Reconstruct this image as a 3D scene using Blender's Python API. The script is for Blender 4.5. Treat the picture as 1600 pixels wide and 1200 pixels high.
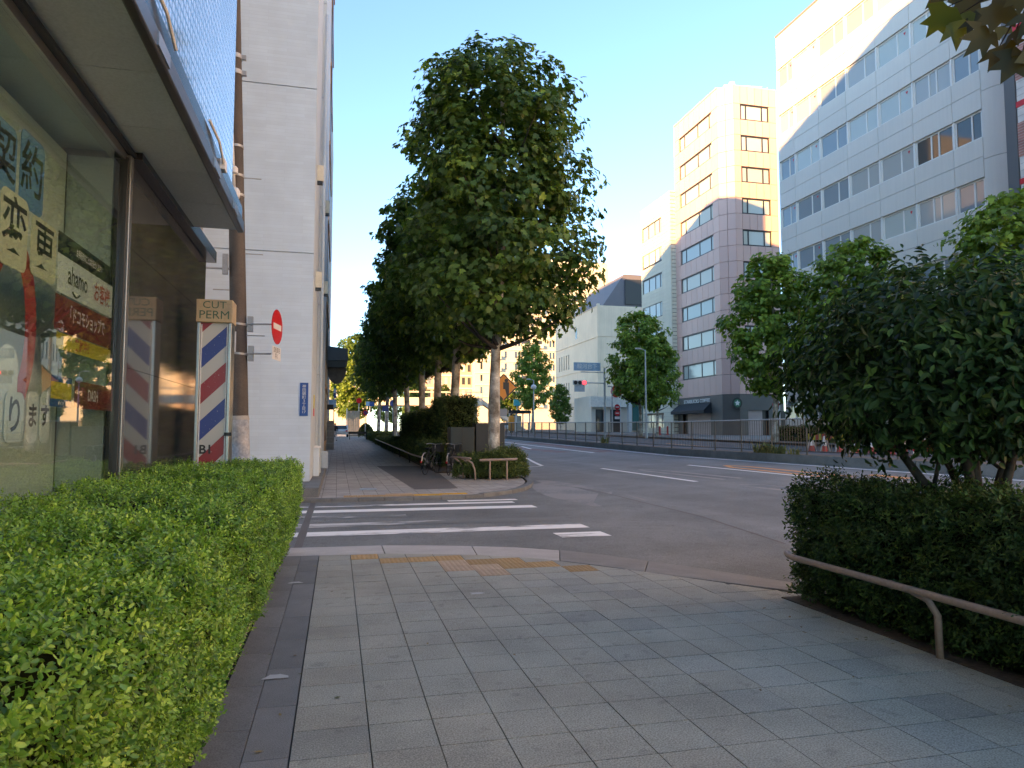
import bpy, bmesh, math, random
import numpy as np
from mathutils import Vector, Matrix
random.seed(7); RNG = np.random.default_rng(11)
for o in list(bpy.data.objects): bpy.data.objects.remove(o)
SC = bpy.context.scene; COL = SC.collection
R = math.radians
# ------------------------------------------------------------------ camera
F = 1115.0; VPX, VPY = 527.0, 675.0; CH = 1.38          # photo pixels (1600 x 1200), eye height in metres
PH = math.atan((VPY-600)/F); TH = math.atan((800-VPX)*math.cos(PH)/F)
FW = Vector((math.sin(TH)*math.cos(PH), math.cos(TH)*math.cos(PH), math.sin(PH)))
RT = Vector((math.cos(TH), -math.sin(TH), 0)); UP = RT.cross(FW)
cd = bpy.data.cameras.new('camera'); cam = bpy.data.objects.new('camera', cd); COL.objects.link(cam)
cam.location = (0, 0, CH)
cam.rotation_euler = Matrix((RT, UP, -FW)).transposed().to_euler()
cd.sensor_width = 36; cd.lens = 36*F/1600; cd.clip_start = .05; cd.clip_end = 3000
SC.camera = cam
SC.render.resolution_x, SC.render.resolution_y = 1024, 768
# ------------------------------------------------------------------ light
SUN_EL = 11.0; SUN_DIR = Vector((.80, .60, 0)).normalized()      # horizontal way the light travels
SC.world = bpy.data.worlds.new('World'); SC.world.use_nodes = True
wn = SC.world.node_tree.nodes; wl = SC.world.node_tree.links; wn.clear()
sky = wn.new('ShaderNodeTexSky'); sky.sky_type = 'NISHITA'; sky.sun_disc = False
sky.sun_elevation = R(SUN_EL); sky.sun_rotation = math.atan2(-SUN_DIR.x, -SUN_DIR.y)
sky.air_density = .7; sky.dust_density = .05; sky.ozone_density = 1.9; sky.altitude = 30
bg = wn.new('ShaderNodeBackground'); bg.inputs[1].default_value = .15
wo = wn.new('ShaderNodeOutputWorld'); wl.new(sky.outputs[0], bg.inputs[0]); wl.new(bg.outputs[0], wo.inputs[0])
sl = bpy.data.lights.new('sun', 'SUN'); sl.energy = 4.5; sl.angle = R(.5); sl.color = (1.0, .53, .19)
so = bpy.data.objects.new('sun', sl); COL.objects.link(so)
so.rotation_euler = Vector((SUN_DIR.x*math.cos(R(SUN_EL)), SUN_DIR.y*math.cos(R(SUN_EL)), -math.sin(R(SUN_EL)))).to_track_quat('-Z', 'Y').to_euler()
so.location = (-30, -20, 40)
SC.view_settings.view_transform = 'Standard'; SC.view_settings.look = 'None'
SC.view_settings.gamma = 1; SC.view_settings.use_curve_mapping = False
SC.view_settings.exposure = 2.22
SC.view_settings.use_white_balance = True; SC.view_settings.white_balance_temperature = 6900; SC.view_settings.white_balance_tint = 6   # set for open shade
# ------------------------------------------------------------------ photo pixel -> place
def ray(px, py): return FW + RT*((px-800)/F) + UP*((600-py)/F)
def rise(y): return .012*min(max(0, y-30), 95)
def cross(x): return 0 if x < 5 else (.04*(x-5) if x < 15.5 else min(.42+.012*(x-15.5), .55))
def H(x, y): return cross(x)+rise(y)
def gz(px, py, z=0):
    d = ray(px, py); t = (z-CH)/d.z; return Vector((d.x*t, d.y*t, z))
def gnd(px, py, off=0):
    d = ray(px, py); lo, hi = .5, 400
    g = lambda t: CH+d.z*t-H(d.x*t, d.y*t)-off
    t = lo
    while t < hi and g(t) > 0: t *= 1.01
    return Vector((d.x*t, d.y*t, CH+d.z*t))
def onx(px, py, X): d = ray(px, py); t = X/d.x; return Vector((X, d.y*t, CH+d.z*t))
def ony(px, py, Y): d = ray(px, py); t = Y/d.y; return Vector((d.x*t, Y, CH+d.z*t))
# ------------------------------------------------------------------ builders
WORLD = set()
def thing(name, label, cat, loc=(0,0,0), group=None, world=True, rz=0):
    o = bpy.data.objects.new(name, None); COL.objects.link(o); o.location = loc; o.rotation_euler = (0,0,rz)
    o.empty_display_size = .1
    o['label'] = label; o['category'] = cat
    if group: o['group'] = group
    if world: WORLD.add(o.name)
    return o
def tag(o, label, cat, group=None):
    o['label'] = label; o['category'] = cat
    if group: o['group'] = group
    return o
def attach(o, parent):
    if parent is None: return
    o.parent = parent
    if parent.name in WORLD: o.location = -parent.location
class MB:
    def __init__(s): s.v = []; s.f = []; s.mi = []; s.cur = 0
    def poly(s, pts):
        n = len(s.v); s.v += [tuple(p) for p in pts]; s.f.append(tuple(range(n, n+len(pts)))); s.mi.append(s.cur); return s
    def box(s, x0, x1, y0, y1, z0, z1):
        n = len(s.v)
        s.v += [(x,y,z) for z in (z0,z1) for x,y in ((x0,y0),(x1,y0),(x1,y1),(x0,y1))]
        for f in ((3,2,1,0),(4,5,6,7),(0,1,5,4),(1,2,6,5),(2,3,7,6),(3,0,4,7)): s.f.append(tuple(n+i for i in f)); s.mi.append(s.cur)
        return s
    def prism(s, poly, zb, zt):
        """poly: list of (x,y); zb / zt numbers or functions of (x,y)"""
        fb = zb if callable(zb) else (lambda x,y: zb); ft = zt if callable(zt) else (lambda x,y: zt)
        k = len(poly); n = len(s.v)
        s.v += [(x,y,fb(x,y)) for x,y in poly]+[(x,y,ft(x,y)) for x,y in poly]
        s.f.append(tuple(n+i for i in range(k))[::-1]); s.f.append(tuple(n+k+i for i in range(k))); s.mi += [s.cur]*2
        for i in range(k):
            j = (i+1) % k; s.f.append((n+i, n+j, n+k+j, n+k+i)); s.mi.append(s.cur)
        return s
    def obox(s, o, u, v, w, a0, a1, b0, b1, c0, c1):
        """box in the frame o + a*u + b*v + c*w"""
        n = len(s.v); o, u, v, w = Vector(o), Vector(u), Vector(v), Vector(w)
        s.v += [tuple(o+u*a+v*b+w*c) for c in (c0,c1) for a,b in ((a0,b0),(a1,b0),(a1,b1),(a0,b1))]
        for f in ((3,2,1,0),(4,5,6,7),(0,1,5,4),(1,2,6,5),(2,3,7,6),(3,0,4,7)): s.f.append(tuple(n+i for i in f)); s.mi.append(s.cur)
        return s
    def tube(s, pts, rad, k=8, cap=True):
        pts = [Vector(p) for p in pts]; n = len(pts); base = len(s.v)
        if not hasattr(rad, '__len__'): rad = [rad]*n
        ref = None
        for i, p in enumerate(pts):
            t = (pts[min(i+1,n-1)]-pts[max(i-1,0)]).normalized()
            if ref is None: ref = t.orthogonal().normalized()
            a = (ref-t*ref.dot(t))
            a = a.normalized() if a.length > 1e-6 else t.orthogonal().normalized()
            ref = a; b = t.cross(a)
            for j in range(k):
                g = 2*math.pi*j/k; s.v.append(tuple(p+(a*math.cos(g)+b*math.sin(g))*rad[i]))
        for i in range(n-1):
            for j in range(k):
                j2 = (j+1) % k; s.f.append((base+i*k+j, base+i*k+j2, base+(i+1)*k+j2, base+(i+1)*k+j)); s.mi.append(s.cur)
        if cap:
            s.f.append(tuple(base+j for j in range(k))[::-1]); s.f.append(tuple(base+(n-1)*k+j for j in range(k))); s.mi += [s.cur]*2
        return s
    def lathe(s, prof, c=(0,0,0), k=16, ax=2):
        base = len(s.v); n = len(prof)
        for r, h in prof:
            for j in range(k):
                g = 2*math.pi*j/k; p = [r*math.cos(g), r*math.sin(g), h]
                if ax == 1: p = [p[0], p[2], p[1]]
                if ax == 0: p = [p[2], p[0], p[1]]
                s.v.append((p[0]+c[0], p[1]+c[1], p[2]+c[2]))
        for i in range(n-1):
            for j in range(k):
                j2 = (j+1) % k; q = (base+i*k+j, base+i*k+j2, base+(i+1)*k+j2, base+(i+1)*k+j)
                s.f.append(q if ax != 1 else q[::-1]); s.mi.append(s.cur)
        e0 = tuple(base+j for j in range(k)); e1 = tuple(base+(n-1)*k+j for j in range(k))
        s.f.append(e0[::-1] if ax != 1 else e0); s.f.append(e1 if ax != 1 else e1[::-1]); s.mi += [s.cur]*2
        return s
    def mesh(s, name, mats):
        me = bpy.data.meshes.new(name); me.from_pydata(s.v, [], s.f)
        for m in (mats if isinstance(mats, (list, tuple)) else [mats]): me.materials.append(m)
        if any(s.mi): me.polygons.foreach_set('material_index', s.mi)
        me.update(); return me
    def build(s, name, mats, parent=None, smooth=False, bevel=0, seg=2):
        me = s.mesh(name, mats)
        if smooth: me.polygons.foreach_set('use_smooth', [True]*len(me.polygons))
        o = bpy.data.objects.new(name, me); COL.objects.link(o); attach(o, parent)
        if bevel:
            b = o.modifiers.new('bevel', 'BEVEL'); b.width = bevel; b.segments = seg; b.limit_method = 'ANGLE'; b.angle_limit = R(40)
        if smooth == 'auto':
            me.set_sharp_from_angle(angle=R(35))
        return o
def inst(name, me, loc, parent, rz=0, scale=None):
    o = bpy.data.objects.new(name, me); COL.objects.link(o); o.parent = parent
    o.location = Vector(loc) - (parent.location if parent is not None and parent.name in WORLD else Vector((0,0,0)))
    o.rotation_euler = (0,0,rz)
    if scale: o.scale = scale
    return o
def copy_tree(root, loc, rz=None, label=None, scale=None):
    def rec(o, par):
        c = o.copy(); COL.objects.link(c); c.parent = par
        for ch in o.children: rec(ch, c)
        return c
    r = rec(root, None); r.location = loc
    if rz is not None: r.rotation_euler = (0,0,rz)
    if scale: r.scale = scale if hasattr(scale, '__len__') else (scale,)*3
    if label: r['label'] = label
    return r
def struct(o): o['kind'] = 'structure'; return o
def stuff(o): o['kind'] = 'stuff'; return o
def sheet(name, rows, cols, mat, off=0, parent=None, hf=H):
    """rows: list of y; cols: function y -> list of x (same count)"""
    m = MB(); prev = None
    for y in rows:
        xs = cols(y); n = len(m.v); m.v += [(x, y, hf(x,y)+off) for x in xs]
        if prev is not None:
            for i in range(len(xs)-1): m.f.append((prev+i, prev+i+1, n+i+1, n+i)); m.mi.append(0)
        prev = n
    return m.build(name, mat, parent)
def strip(name, pts, width, mat, off, parent=None, k=0):
    """flat ribbon on the ground along pts [(x,y)...]"""
    m = MB(); L = []
    P = [Vector((p[0], p[1])) for p in pts]; Q = [P[0]]
    for a, b in zip(P, P[1:]):
        n = max(1, int((b-a).length/2.5)); Q += [a.lerp(b, (i+1)/n) for i in range(n)]
    for i, p in enumerate(Q):
        t = (Q[min(i+1,len(Q)-1)]-Q[max(i-1,0)]).normalized(); nrm = Vector((-t.y, t.x))*width/2
        for q in (p-nrm, p+nrm): m.v.append((q.x, q.y, H(q.x,q.y)+off))
        if i: n = 2*i; m.f.append((n-2, n-1, n+1, n)[::-1] ); m.mi.append(0)
    return m.build(name, mat, parent)
def interp(tab, y):
    if y <= tab[0][0]: return tab[0][1]
    for (a, va), (b, vb) in zip(tab, tab[1:]):
        if y <= b: return va+(vb-va)*(y-a)/(b-a)
    return tab[-1][1]
def text_mesh(body, size, o, xd, yd, ext=.0, bold=0, align='CENTER', sx=1):
    cu = bpy.data.curves.new('t', 'FONT'); cu.body = body; cu.size = size; cu.align_x = align; cu.align_y = 'CENTER'
    cu.extrude = ext; cu.offset = bold; cu.resolution_u = 3; cu.space_line = .95
    ob = bpy.data.objects.new('t', cu); COL.objects.link(ob)
    dg = bpy.context.evaluated_depsgraph_get(); dg.update()
    me = bpy.data.meshes.new_from_object(ob.evaluated_get(dg)); bpy.data.objects.remove(ob); bpy.data.curves.remove(cu)
    X = Vector(xd).normalized(); Y = Vector(yd).normalized(); Z = X.cross(Y)
    mt = Matrix((X*sx, Y, Z)).transposed().to_4x4(); mt.translation = Vector(o)
    me.transform(mt); me.materials.clear(); return me
def text(name, body, size, o, xd, yd, mat, parent, **k):
    me = text_mesh(body, size, o, xd, yd, **k); me.materials.append(mat); me.name = name
    ob = bpy.data.objects.new(name, me); COL.objects.link(ob); attach(ob, parent); return ob
# ------------------------------------------------------------------ materials
def nodes(name):
    m = bpy.data.materials.new(name); m.use_nodes = True; nt = m.node_tree
    return m, nt.nodes, nt.links, nt.nodes['Principled BSDF']
def lin(c):
    return tuple(((v/255)/12.92 if v <= 10 else ((v/255+.055)/1.055)**2.4) for v in c)
def M(name, c, rough=.6, var=.18, scale=3.0, fine=60.0, finev=.12, bump=0.0, bscale=None, metal=0, spec=.5, c2=None, rnd=0, coord='Object', streak=0, sv=(6,6,.22), spots=0):
    """base colour with large soiling, fine grain, optional random per object and rain streaks"""
    m, N, L, B = nodes(name)
    B.inputs['Roughness'].default_value = rough; B.inputs['Metallic'].default_value = metal; B.inputs['Specular IOR Level'].default_value = spec
    tc = N.new('ShaderNodeTexCoord'); src = tc.outputs[coord] if coord != 'World' else N.new('ShaderNodeNewGeometry').outputs['Position']
    n1 = N.new('ShaderNodeTexNoise'); n1.inputs['Scale'].default_value = scale; n1.inputs['Detail'].default_value = 6; n1.inputs['Roughness'].default_value = .6; L.new(src, n1.inputs['Vector'])
    n2 = N.new('ShaderNodeTexNoise'); n2.inputs['Scale'].default_value = fine; n2.inputs['Detail'].default_value = 3; L.new(src, n2.inputs['Vector'])
    def ramp(inp, lo, hi, a=.25, b=.75):
        r = N.new('ShaderNodeMapRange'); r.inputs[1].default_value = a; r.inputs[2].default_value = b; r.inputs[3].default_value = lo; r.inputs[4].default_value = hi; L.new(inp, r.inputs[0]); return r.outputs[0]
    def mul(a, b):
        x = N.new('ShaderNodeMath'); x.operation = 'MULTIPLY'; L.new(a, x.inputs[0]); L.new(b, x.inputs[1]); return x.outputs[0]
    k = mul(ramp(n1.outputs[0], 1-var, 1+var), ramp(n2.outputs[0], 1-finev, 1+finev))
    if streak:
        mp = N.new('ShaderNodeMapping'); mp.inputs['Scale'].default_value = sv; L.new(src, mp.inputs[0])
        n3 = N.new('ShaderNodeTexNoise'); n3.inputs['Scale'].default_value = 1; n3.inputs['Detail'].default_value = 5; L.new(mp.outputs[0], n3.inputs['Vector'])
        k = mul(k, ramp(n3.outputs[0], 1-streak, 1+streak*.3))
    if spots:
        n5 = N.new('ShaderNodeTexNoise'); n5.inputs['Scale'].default_value = 7; n5.inputs['Detail'].default_value = 2; L.new(src, n5.inputs['Vector']); k = mul(k, ramp(n5.outputs[0], 1, 1-spots, .63, .70))
        n6 = N.new('ShaderNodeTexNoise'); n6.inputs['Scale'].default_value = .9; n6.inputs['Detail'].default_value = 7; n6.inputs['Roughness'].default_value = .7; L.new(src, n6.inputs['Vector']); k = mul(k, ramp(n6.outputs[0], 1.1, 1-spots*.8, .4, .68))
    if rnd:
        oi = N.new('ShaderNodeObjectInfo'); k = mul(k, ramp(oi.outputs['Random'], 1-rnd, 1+rnd, 0, 1))
    mx = N.new('ShaderNodeMix'); mx.data_type = 'RGBA'; mx.blend_type = 'MULTIPLY'; mx.inputs[0].default_value = 1
    if c2:
        m2 = N.new('ShaderNodeMix'); m2.data_type = 'RGBA'; m2.inputs[6].default_value = (*c,1); m2.inputs[7].default_value = (*c2,1)
        n4 = N.new('ShaderNodeTexNoise'); n4.inputs['Scale'].default_value = scale*.6; n4.inputs['Detail'].default_value = 4; L.new(src, n4.inputs['Vector'])
        if rnd:
            oi2 = N.new('ShaderNodeObjectInfo'); L.new(oi2.outputs['Random'], m2.inputs[0])
        else: L.new(ramp(n4.outputs[0], 0, 1, .4, .62), m2.inputs[0])
        L.new(m2.outputs[2], mx.inputs[6])
    else: mx.inputs[6].default_value = (*c,1)
    cc = N.new('ShaderNodeCombineColor'); [L.new(k, cc.inputs[i]) for i in range(3)]
    L.new(cc.outputs[0], mx.inputs[7]); L.new(mx.outputs[2], B.inputs['Base Color'])
    if bump:
        bp = N.new('ShaderNodeBump'); bp.inputs['Strength'].default_value = bump; bp.inputs['Distance'].default_value = .01
        nb = n2
        if bscale:
            nb = N.new('ShaderNodeTexNoise'); nb.inputs['Scale'].default_value = bscale; nb.inputs['Detail'].default_value = 4; L.new(src, nb.inputs['Vector'])
        L.new(nb.outputs[0], bp.inputs['Height']); L.new(bp.outputs[0], B.inputs['Normal'])
    return m
def leafmat(name, dark, mid, light, rough=.42, trans=.3, spec=.4):
    m, N, L, B = nodes(name)
    at = N.new('ShaderNodeAttribute'); at.attribute_name = 'tint'
    cr = N.new('ShaderNodeValToRGB'); e = cr.color_ramp.elements
    e[0].position = 0; e[0].color = (*dark,1); e[1].position = .6; e[1].color = (*mid,1); x = e.new(1.0); x.color = (*light,1)
    L.new(at.outputs['Fac'], cr.inputs[0]); L.new(cr.outputs[0], B.inputs['Base Color'])
    B.inputs['Roughness'].default_value = rough; B.inputs['Specular IOR Level'].default_value = spec
    tr = N.new('ShaderNodeBsdfTranslucent'); g = N.new('ShaderNodeMix'); g.data_type = 'RGBA'; g.blend_type = 'MULTIPLY'; g.inputs[0].default_value = 1
    L.new(cr.outputs[0], g.inputs[6]); g.inputs[7].default_value = (1.6,1.5,.5,1); L.new(g.outputs[2], tr.inputs[0])
    ms = N.new('ShaderNodeMixShader'); ms.inputs[0].default_value = trans
    L.new(B.outputs[0], ms.inputs[1]); L.new(tr.outputs[0], ms.inputs[2]); L.new(ms.outputs[0], N['Material Output'].inputs[0])
    return m
def paintmat(name, c, under, wear=.5, scale=6.0, sx=1.0, sy=1.0):
    """road paint worn through to the surface under it"""
    m, N, L, B = nodes(name); B.inputs['Roughness'].default_value = .7
    tc = N.new('ShaderNodeTexCoord'); mp = N.new('ShaderNodeMapping'); mp.inputs['Scale'].default_value = (sx, sy, 1); L.new(tc.outputs['Object'], mp.inputs[0])
    n1 = N.new('ShaderNodeTexNoise'); n1.inputs['Scale'].default_value = scale; n1.inputs['Detail'].default_value = 9; n1.inputs['Roughness'].default_value = .7; L.new(mp.outputs[0], n1.inputs['Vector'])
    n2 = N.new('ShaderNodeTexNoise'); n2.inputs['Scale'].default_value = .7; n2.inputs['Detail'].default_value = 2; L.new(mp.outputs[0], n2.inputs['Vector'])
    ad = N.new('ShaderNodeMath'); ad.operation = 'ADD'; L.new(n1.outputs[0], ad.inputs[0])
    m5 = N.new('ShaderNodeMath'); m5.operation = 'MULTIPLY'; m5.inputs[1].default_value = .9; L.new(n2.outputs[0], m5.inputs[0]); L.new(m5.outputs[0], ad.inputs[1])
    r = N.new('ShaderNodeMapRange'); r.inputs[1].default_value = .95-.4*(1-wear*2)-.06; r.inputs[2].default_value = .95-.4*(1-wear*2)+.06; r.inputs[3].default_value = 0; r.inputs[4].default_value = 1; L.new(ad.outputs[0], r.inputs[0])
    mx = N.new('ShaderNodeMix'); mx.data_type = 'RGBA'; mx.inputs[6].default_value = (*under,1); mx.inputs[7].default_value = (*c,1); L.new(r.outputs[0], mx.inputs[0])
    L.new(mx.outputs[2], B.inputs['Base Color']); return m
def flat(name, c, rough=.5, metal=0, spec=.5, emit=None, es=1):
    m, N, L, B = nodes(name); B.inputs['Base Color'].default_value = (*c,1); B.inputs['Roughness'].default_value = rough
    B.inputs['Metallic'].default_value = metal; B.inputs['Specular IOR Level'].default_value = spec
    if emit: B.inputs['Emission Color'].default_value = (*emit,1); B.inputs['Emission Strength'].default_value = es
    return m
def glassmat(name, tint=(.9,.95,.93), rough=0.0, boost=1.0, ior=1.5):
    m, N, L, B = nodes(name); N.remove(B)
    t = N.new('ShaderNodeBsdfTransparent'); t.inputs[0].default_value = (*tint,1)
    g = N.new('ShaderNodeBsdfGlossy'); g.inputs['Roughness'].default_value = rough
    ge = N.new('ShaderNodeNewGeometry'); dt = N.new('ShaderNodeVectorMath'); dt.operation = 'DOT_PRODUCT'; L.new(ge.outputs['Normal'], dt.inputs[0]); L.new(ge.outputs['Incoming'], dt.inputs[1])
    def mt(op, a, b):
        x = N.new('ShaderNodeMath'); x.operation = op
        for i, q in enumerate((a, b)):
            if q is None: continue
            if isinstance(q, (int, float)): x.inputs[i].default_value = q
            else: L.new(q, x.inputs[i])
        return x.outputs[0]
    sch = mt('ADD', mt('MULTIPLY', mt('POWER', mt('SUBTRACT', 1.0, mt('ABSOLUTE', dt.outputs['Value'], None)), 5.0), .96), .04)   # Schlick, the same from both sides
    mu = N.new('ShaderNodeMath'); mu.operation = 'MULTIPLY'; mu.inputs[1].default_value = boost; mu.use_clamp = True; L.new(sch, mu.inputs[0])
    ms = N.new('ShaderNodeMixShader'); L.new(mu.outputs[0], ms.inputs[0]); L.new(t.outputs[0], ms.inputs[1]); L.new(g.outputs[0], ms.inputs[2]); L.new(ms.outputs[0], N['Material Output'].inputs[0])
    return m
def gridmat(name, c, joint, w, h, jw=.006, rough=.6, axes='XY', var=.2, c2=None, offset=0, bump=.4, spec=.5, metal=0, soil=.2):
    """pieces too small to build: rectangular units with joints"""
    m, N, L, B = nodes(name); B.inputs['Roughness'].default_value = rough; B.inputs['Specular IOR Level'].default_value = spec; B.inputs['Metallic'].default_value = metal
    tc = N.new('ShaderNodeTexCoord'); sp = N.new('ShaderNodeSeparateXYZ'); cb = N.new('ShaderNodeCombineXYZ'); L.new(tc.outputs['Object'], sp.inputs[0])
    L.new(sp.outputs[axes[0]], cb.inputs[0]); L.new(sp.outputs[axes[1]], cb.inputs[1])
    b = N.new('ShaderNodeTexBrick'); b.offset = offset; b.squash = 1; b.inputs['Scale'].default_value = 1; b.inputs['Mortar Size'].default_value = jw; b.inputs['Mortar Smooth'].default_value = .1
    b.inputs['Brick Width'].default_value = w; b.inputs['Row Height'].default_value = h; b.inputs['Bias'].default_value = 0
    b.inputs['Color1'].default_value = (*[v*(1-var) for v in c],1); b.inputs['Color2'].default_value = (*(c2 or [v*(1+var) for v in c]),1); b.inputs['Mortar'].default_value = (*joint,1)
    L.new(cb.outputs[0], b.inputs['Vector'])
    n = N.new('ShaderNodeTexNoise'); n.inputs['Scale'].default_value = 2.0; n.inputs['Detail'].default_value = 8; L.new(tc.outputs['Object'], n.inputs['Vector'])
    r = N.new('ShaderNodeMapRange'); r.inputs[1].default_value = .25; r.inputs[2].default_value = .75; r.inputs[3].default_value = 1-soil; r.inputs[4].default_value = 1+soil; L.new(n.outputs[0], r.inputs[0])
    mx = N.new('ShaderNodeMix'); mx.data_type = 'RGBA'; mx.blend_type = 'MULTIPLY'; mx.inputs[0].default_value = 1; L.new(b.outputs[0], mx.inputs[6])
    cc = N.new('ShaderNodeCombineColor'); [L.new(r.outputs[0], cc.inputs[i]) for i in range(3)]; L.new(cc.outputs[0], mx.inputs[7]); L.new(mx.outputs[2], B.inputs['Base Color'])
    bp = N.new('ShaderNodeBump'); bp.inputs['Strength'].default_value = bump; bp.inputs['Distance'].default_value = .004; bp.invert = True
    L.new(b.outputs['Fac'], bp.inputs['Height']); L.new(bp.outputs[0], B.inputs['Normal']); return m
# ------------------------------------------------------------------ material set
AS_MAIN = (.196,.212,.216); AS_SIDE = (.146,.16,.162)
m_asph = M('asphalt', AS_MAIN, .85, .2, .3, 70, .45, .5, 110, streak=.25, sv=(1.3,.05,1), spots=.12)
m_asph2 = M('asphalt_side', AS_SIDE, .85, .2, .5, 70, .45, .5, 110, c2=(.183,.198,.199), spots=.15)
m_patch = M('asphalt_patch', (.13,.124,.12), .85, .15, .8, 90, .3, .3, 150)
m_tile = M('paving_tile', (.365,.362,.305), .8, .16, 1.6, 130, .55, .35, 170, c2=(.34,.348,.298), rnd=.05, coord='World', spots=.2)
m_tile_b = M('paving_tile_bluish', (.325,.336,.298), .8, .16, 1.6, 130, .55, .35, 170, coord='World', spots=.2, rnd=.12)
m_joint = M('paving_joint', (.035,.035,.034), .9, .2, 5)
m_kstone = M('kerb_granite', (.20,.203,.198), .75, .2, 3, 170, .45, .25, 240, rnd=.18)
m_ramp = M('ramp_concrete', (.42,.42,.41), .8, .14, 2.5, 90, .2, .2, 150, rnd=.06, streak=0)
m_ramp_d = M('ramp_concrete_dark', (.2,.207,.205), .85, .18, 3, 120, .3, .3, 150, rnd=.1)
m_conc = M('kerb_concrete', (.175,.185,.185), .85, .22, 2.5, 70, .2, .2, 100, rnd=.1)
m_tact = M('tactile_tile_tan', (.44,.29,.13), .75, .14, 6, 120, .3, rnd=.14)
m_tact_p = M('tactile_tile_pale', (.5,.37,.25), .75, .15, 6, 120, .3, rnd=.12)
m_tact_y = M('tactile_tile_yellow', (.64,.36,.03), .7, .15, 6, 100, .2, rnd=.08)
m_farpave = gridmat('far_paving', (.38,.365,.335), (.05,.05,.05), .3, .3, .004, .8, 'XY', .13)
m_whitep = paintmat('road_paint_white', (.84,.84,.82), AS_MAIN, .12, 5)
m_zebra = paintmat('zebra_paint', (.84,.84,.82), AS_SIDE, .33, 5, .35, 1.6)
m_zebra_w = paintmat('zebra_paint_worn', (.6,.6,.59), AS_SIDE, .58, 5, .3, 1.5)
m_zebra_n = paintmat('zebra_paint_new', (.86,.86,.84), AS_SIDE, .16, 5, .35, 1.6)
m_faint = paintmat('road_paint_ghost', (.3,.29,.27), AS_MAIN, .42, 4)
m_orange = paintmat('road_paint_orange', (.70,.33,.11), AS_MAIN, .12, 4)
m_ored = paintmat('road_surface_red', (.16,.09,.085), AS_MAIN, .3, 2)
m_steel = flat('steel_grey', (.33,.34,.35), .38, .8)
m_galv = M('galvanised', (.42,.44,.45), .45, .12, 6, metal=.4)
m_dark = flat('dark_metal', (.02,.021,.022), .4)
m_black = flat('black', (.012,.012,.013), .45)
m_white = M('white_paint', (.74,.74,.73), .45, .06, 5)
m_red = M('sign_red', (.55,.012,.022), .4, .06, 6)
m_blue = M('sign_blue', (.015,.075,.30), .4, .08, 6)
m_brownpipe = M('brown_pipe', (.34,.25,.20), .38, .14, 4, 40, .15, spec=.5)
m_bark = M('plane_bark', (.56,.54,.48), .85, .35, 4.0, 30, .3, .6, 22, c2=(.2,.175,.14))
m_bark_d = M('dark_bark', (.05,.043,.035), .9, .3, 5, 30, .3, .6, 25)
m_soil = M('soil', (.07,.056,.045), .95, .3, 3, 40, .4, .5, 30)
m_shade_core = flat('shaded_core', (.014,.019,.008), .9, spec=.05)  # near-black solid inside the hedges; the inner shade is put into its colour
# ------------------------------------------------------------------ ground, road, pavements
ROWS = [-60,-20,0,10,20,30]+list(range(35,130,5))+[140,170,220,330,600]
ground = struct(sheet('ground', [-600,-200]+ROWS+[900], lambda y: [-900,-300,-60,5,15.5,26.5,60,300,900], M('ground_far', (.16,.155,.145), .9, .2, .2), -.16))
road = struct(sheet('road', ROWS, lambda y: [-60,-2,5,15.3], m_asph, -.085))
XR = [(4,5.3),(6,5.5),(8.2,5.64),(11,6.0),(13.3,6.04),(16,6.1),(17.4,6.05),(19.1,5.6),(21,5.75),(26,6.0)]
struct(sheet('side_street', [4,5,6,7,8.2,9.5,11,12,13.3,14.5,16,17.4,18.3,19.1,20,21,23,26], lambda y: [-60,-10,0,3,5,interp(XR,y)], m_asph2, -.081))
oppo = struct(sheet('opposite_road', ROWS, lambda y: [15.6,19,23,25.2], M('asphalt_opposite', (.12,.122,.13), .85, .15, .5), .02))
farpav = struct(sheet('opposite_pavement', ROWS, lambda y: [25.2,26.5,40,75], M('pavement_opposite', (.2,.195,.185), .85, .18, .8), .14))
# near pavement: outer kerb curve (at road level) and inner kerb curve
OUT = [(-.55,9.42),(-.2,9.40),(.57,9.36),(1.2,9.2),(1.68,9.03),(2.2,8.8),(2.66,8.45),(3.05,8.0),(3.4,7.5),(3.8,6.9),(4.25,6.1),(4.6,5.2),(4.85,4.2),(5.0,3),(5.05,1),(5.05,-12)]
INN = [(-.55,8.42),(-.18,8.40),(.55,8.33),(1.1,8.18),(1.55,8.0),(2.0,7.74),(2.35,7.45),(2.66,7.1),(2.98,6.66),(3.4,6.15),(3.86,5.6),(4.2,5.0),(4.45,4.1),(4.62,3),(4.67,1),(4.67,-12)]
slab = MB().prism([(-40,-12)]+INN[::-1][0:]+[(-40,8.42)], -.16, -.022)
near_pav = struct(slab.build('pavement', m_joint))
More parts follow.
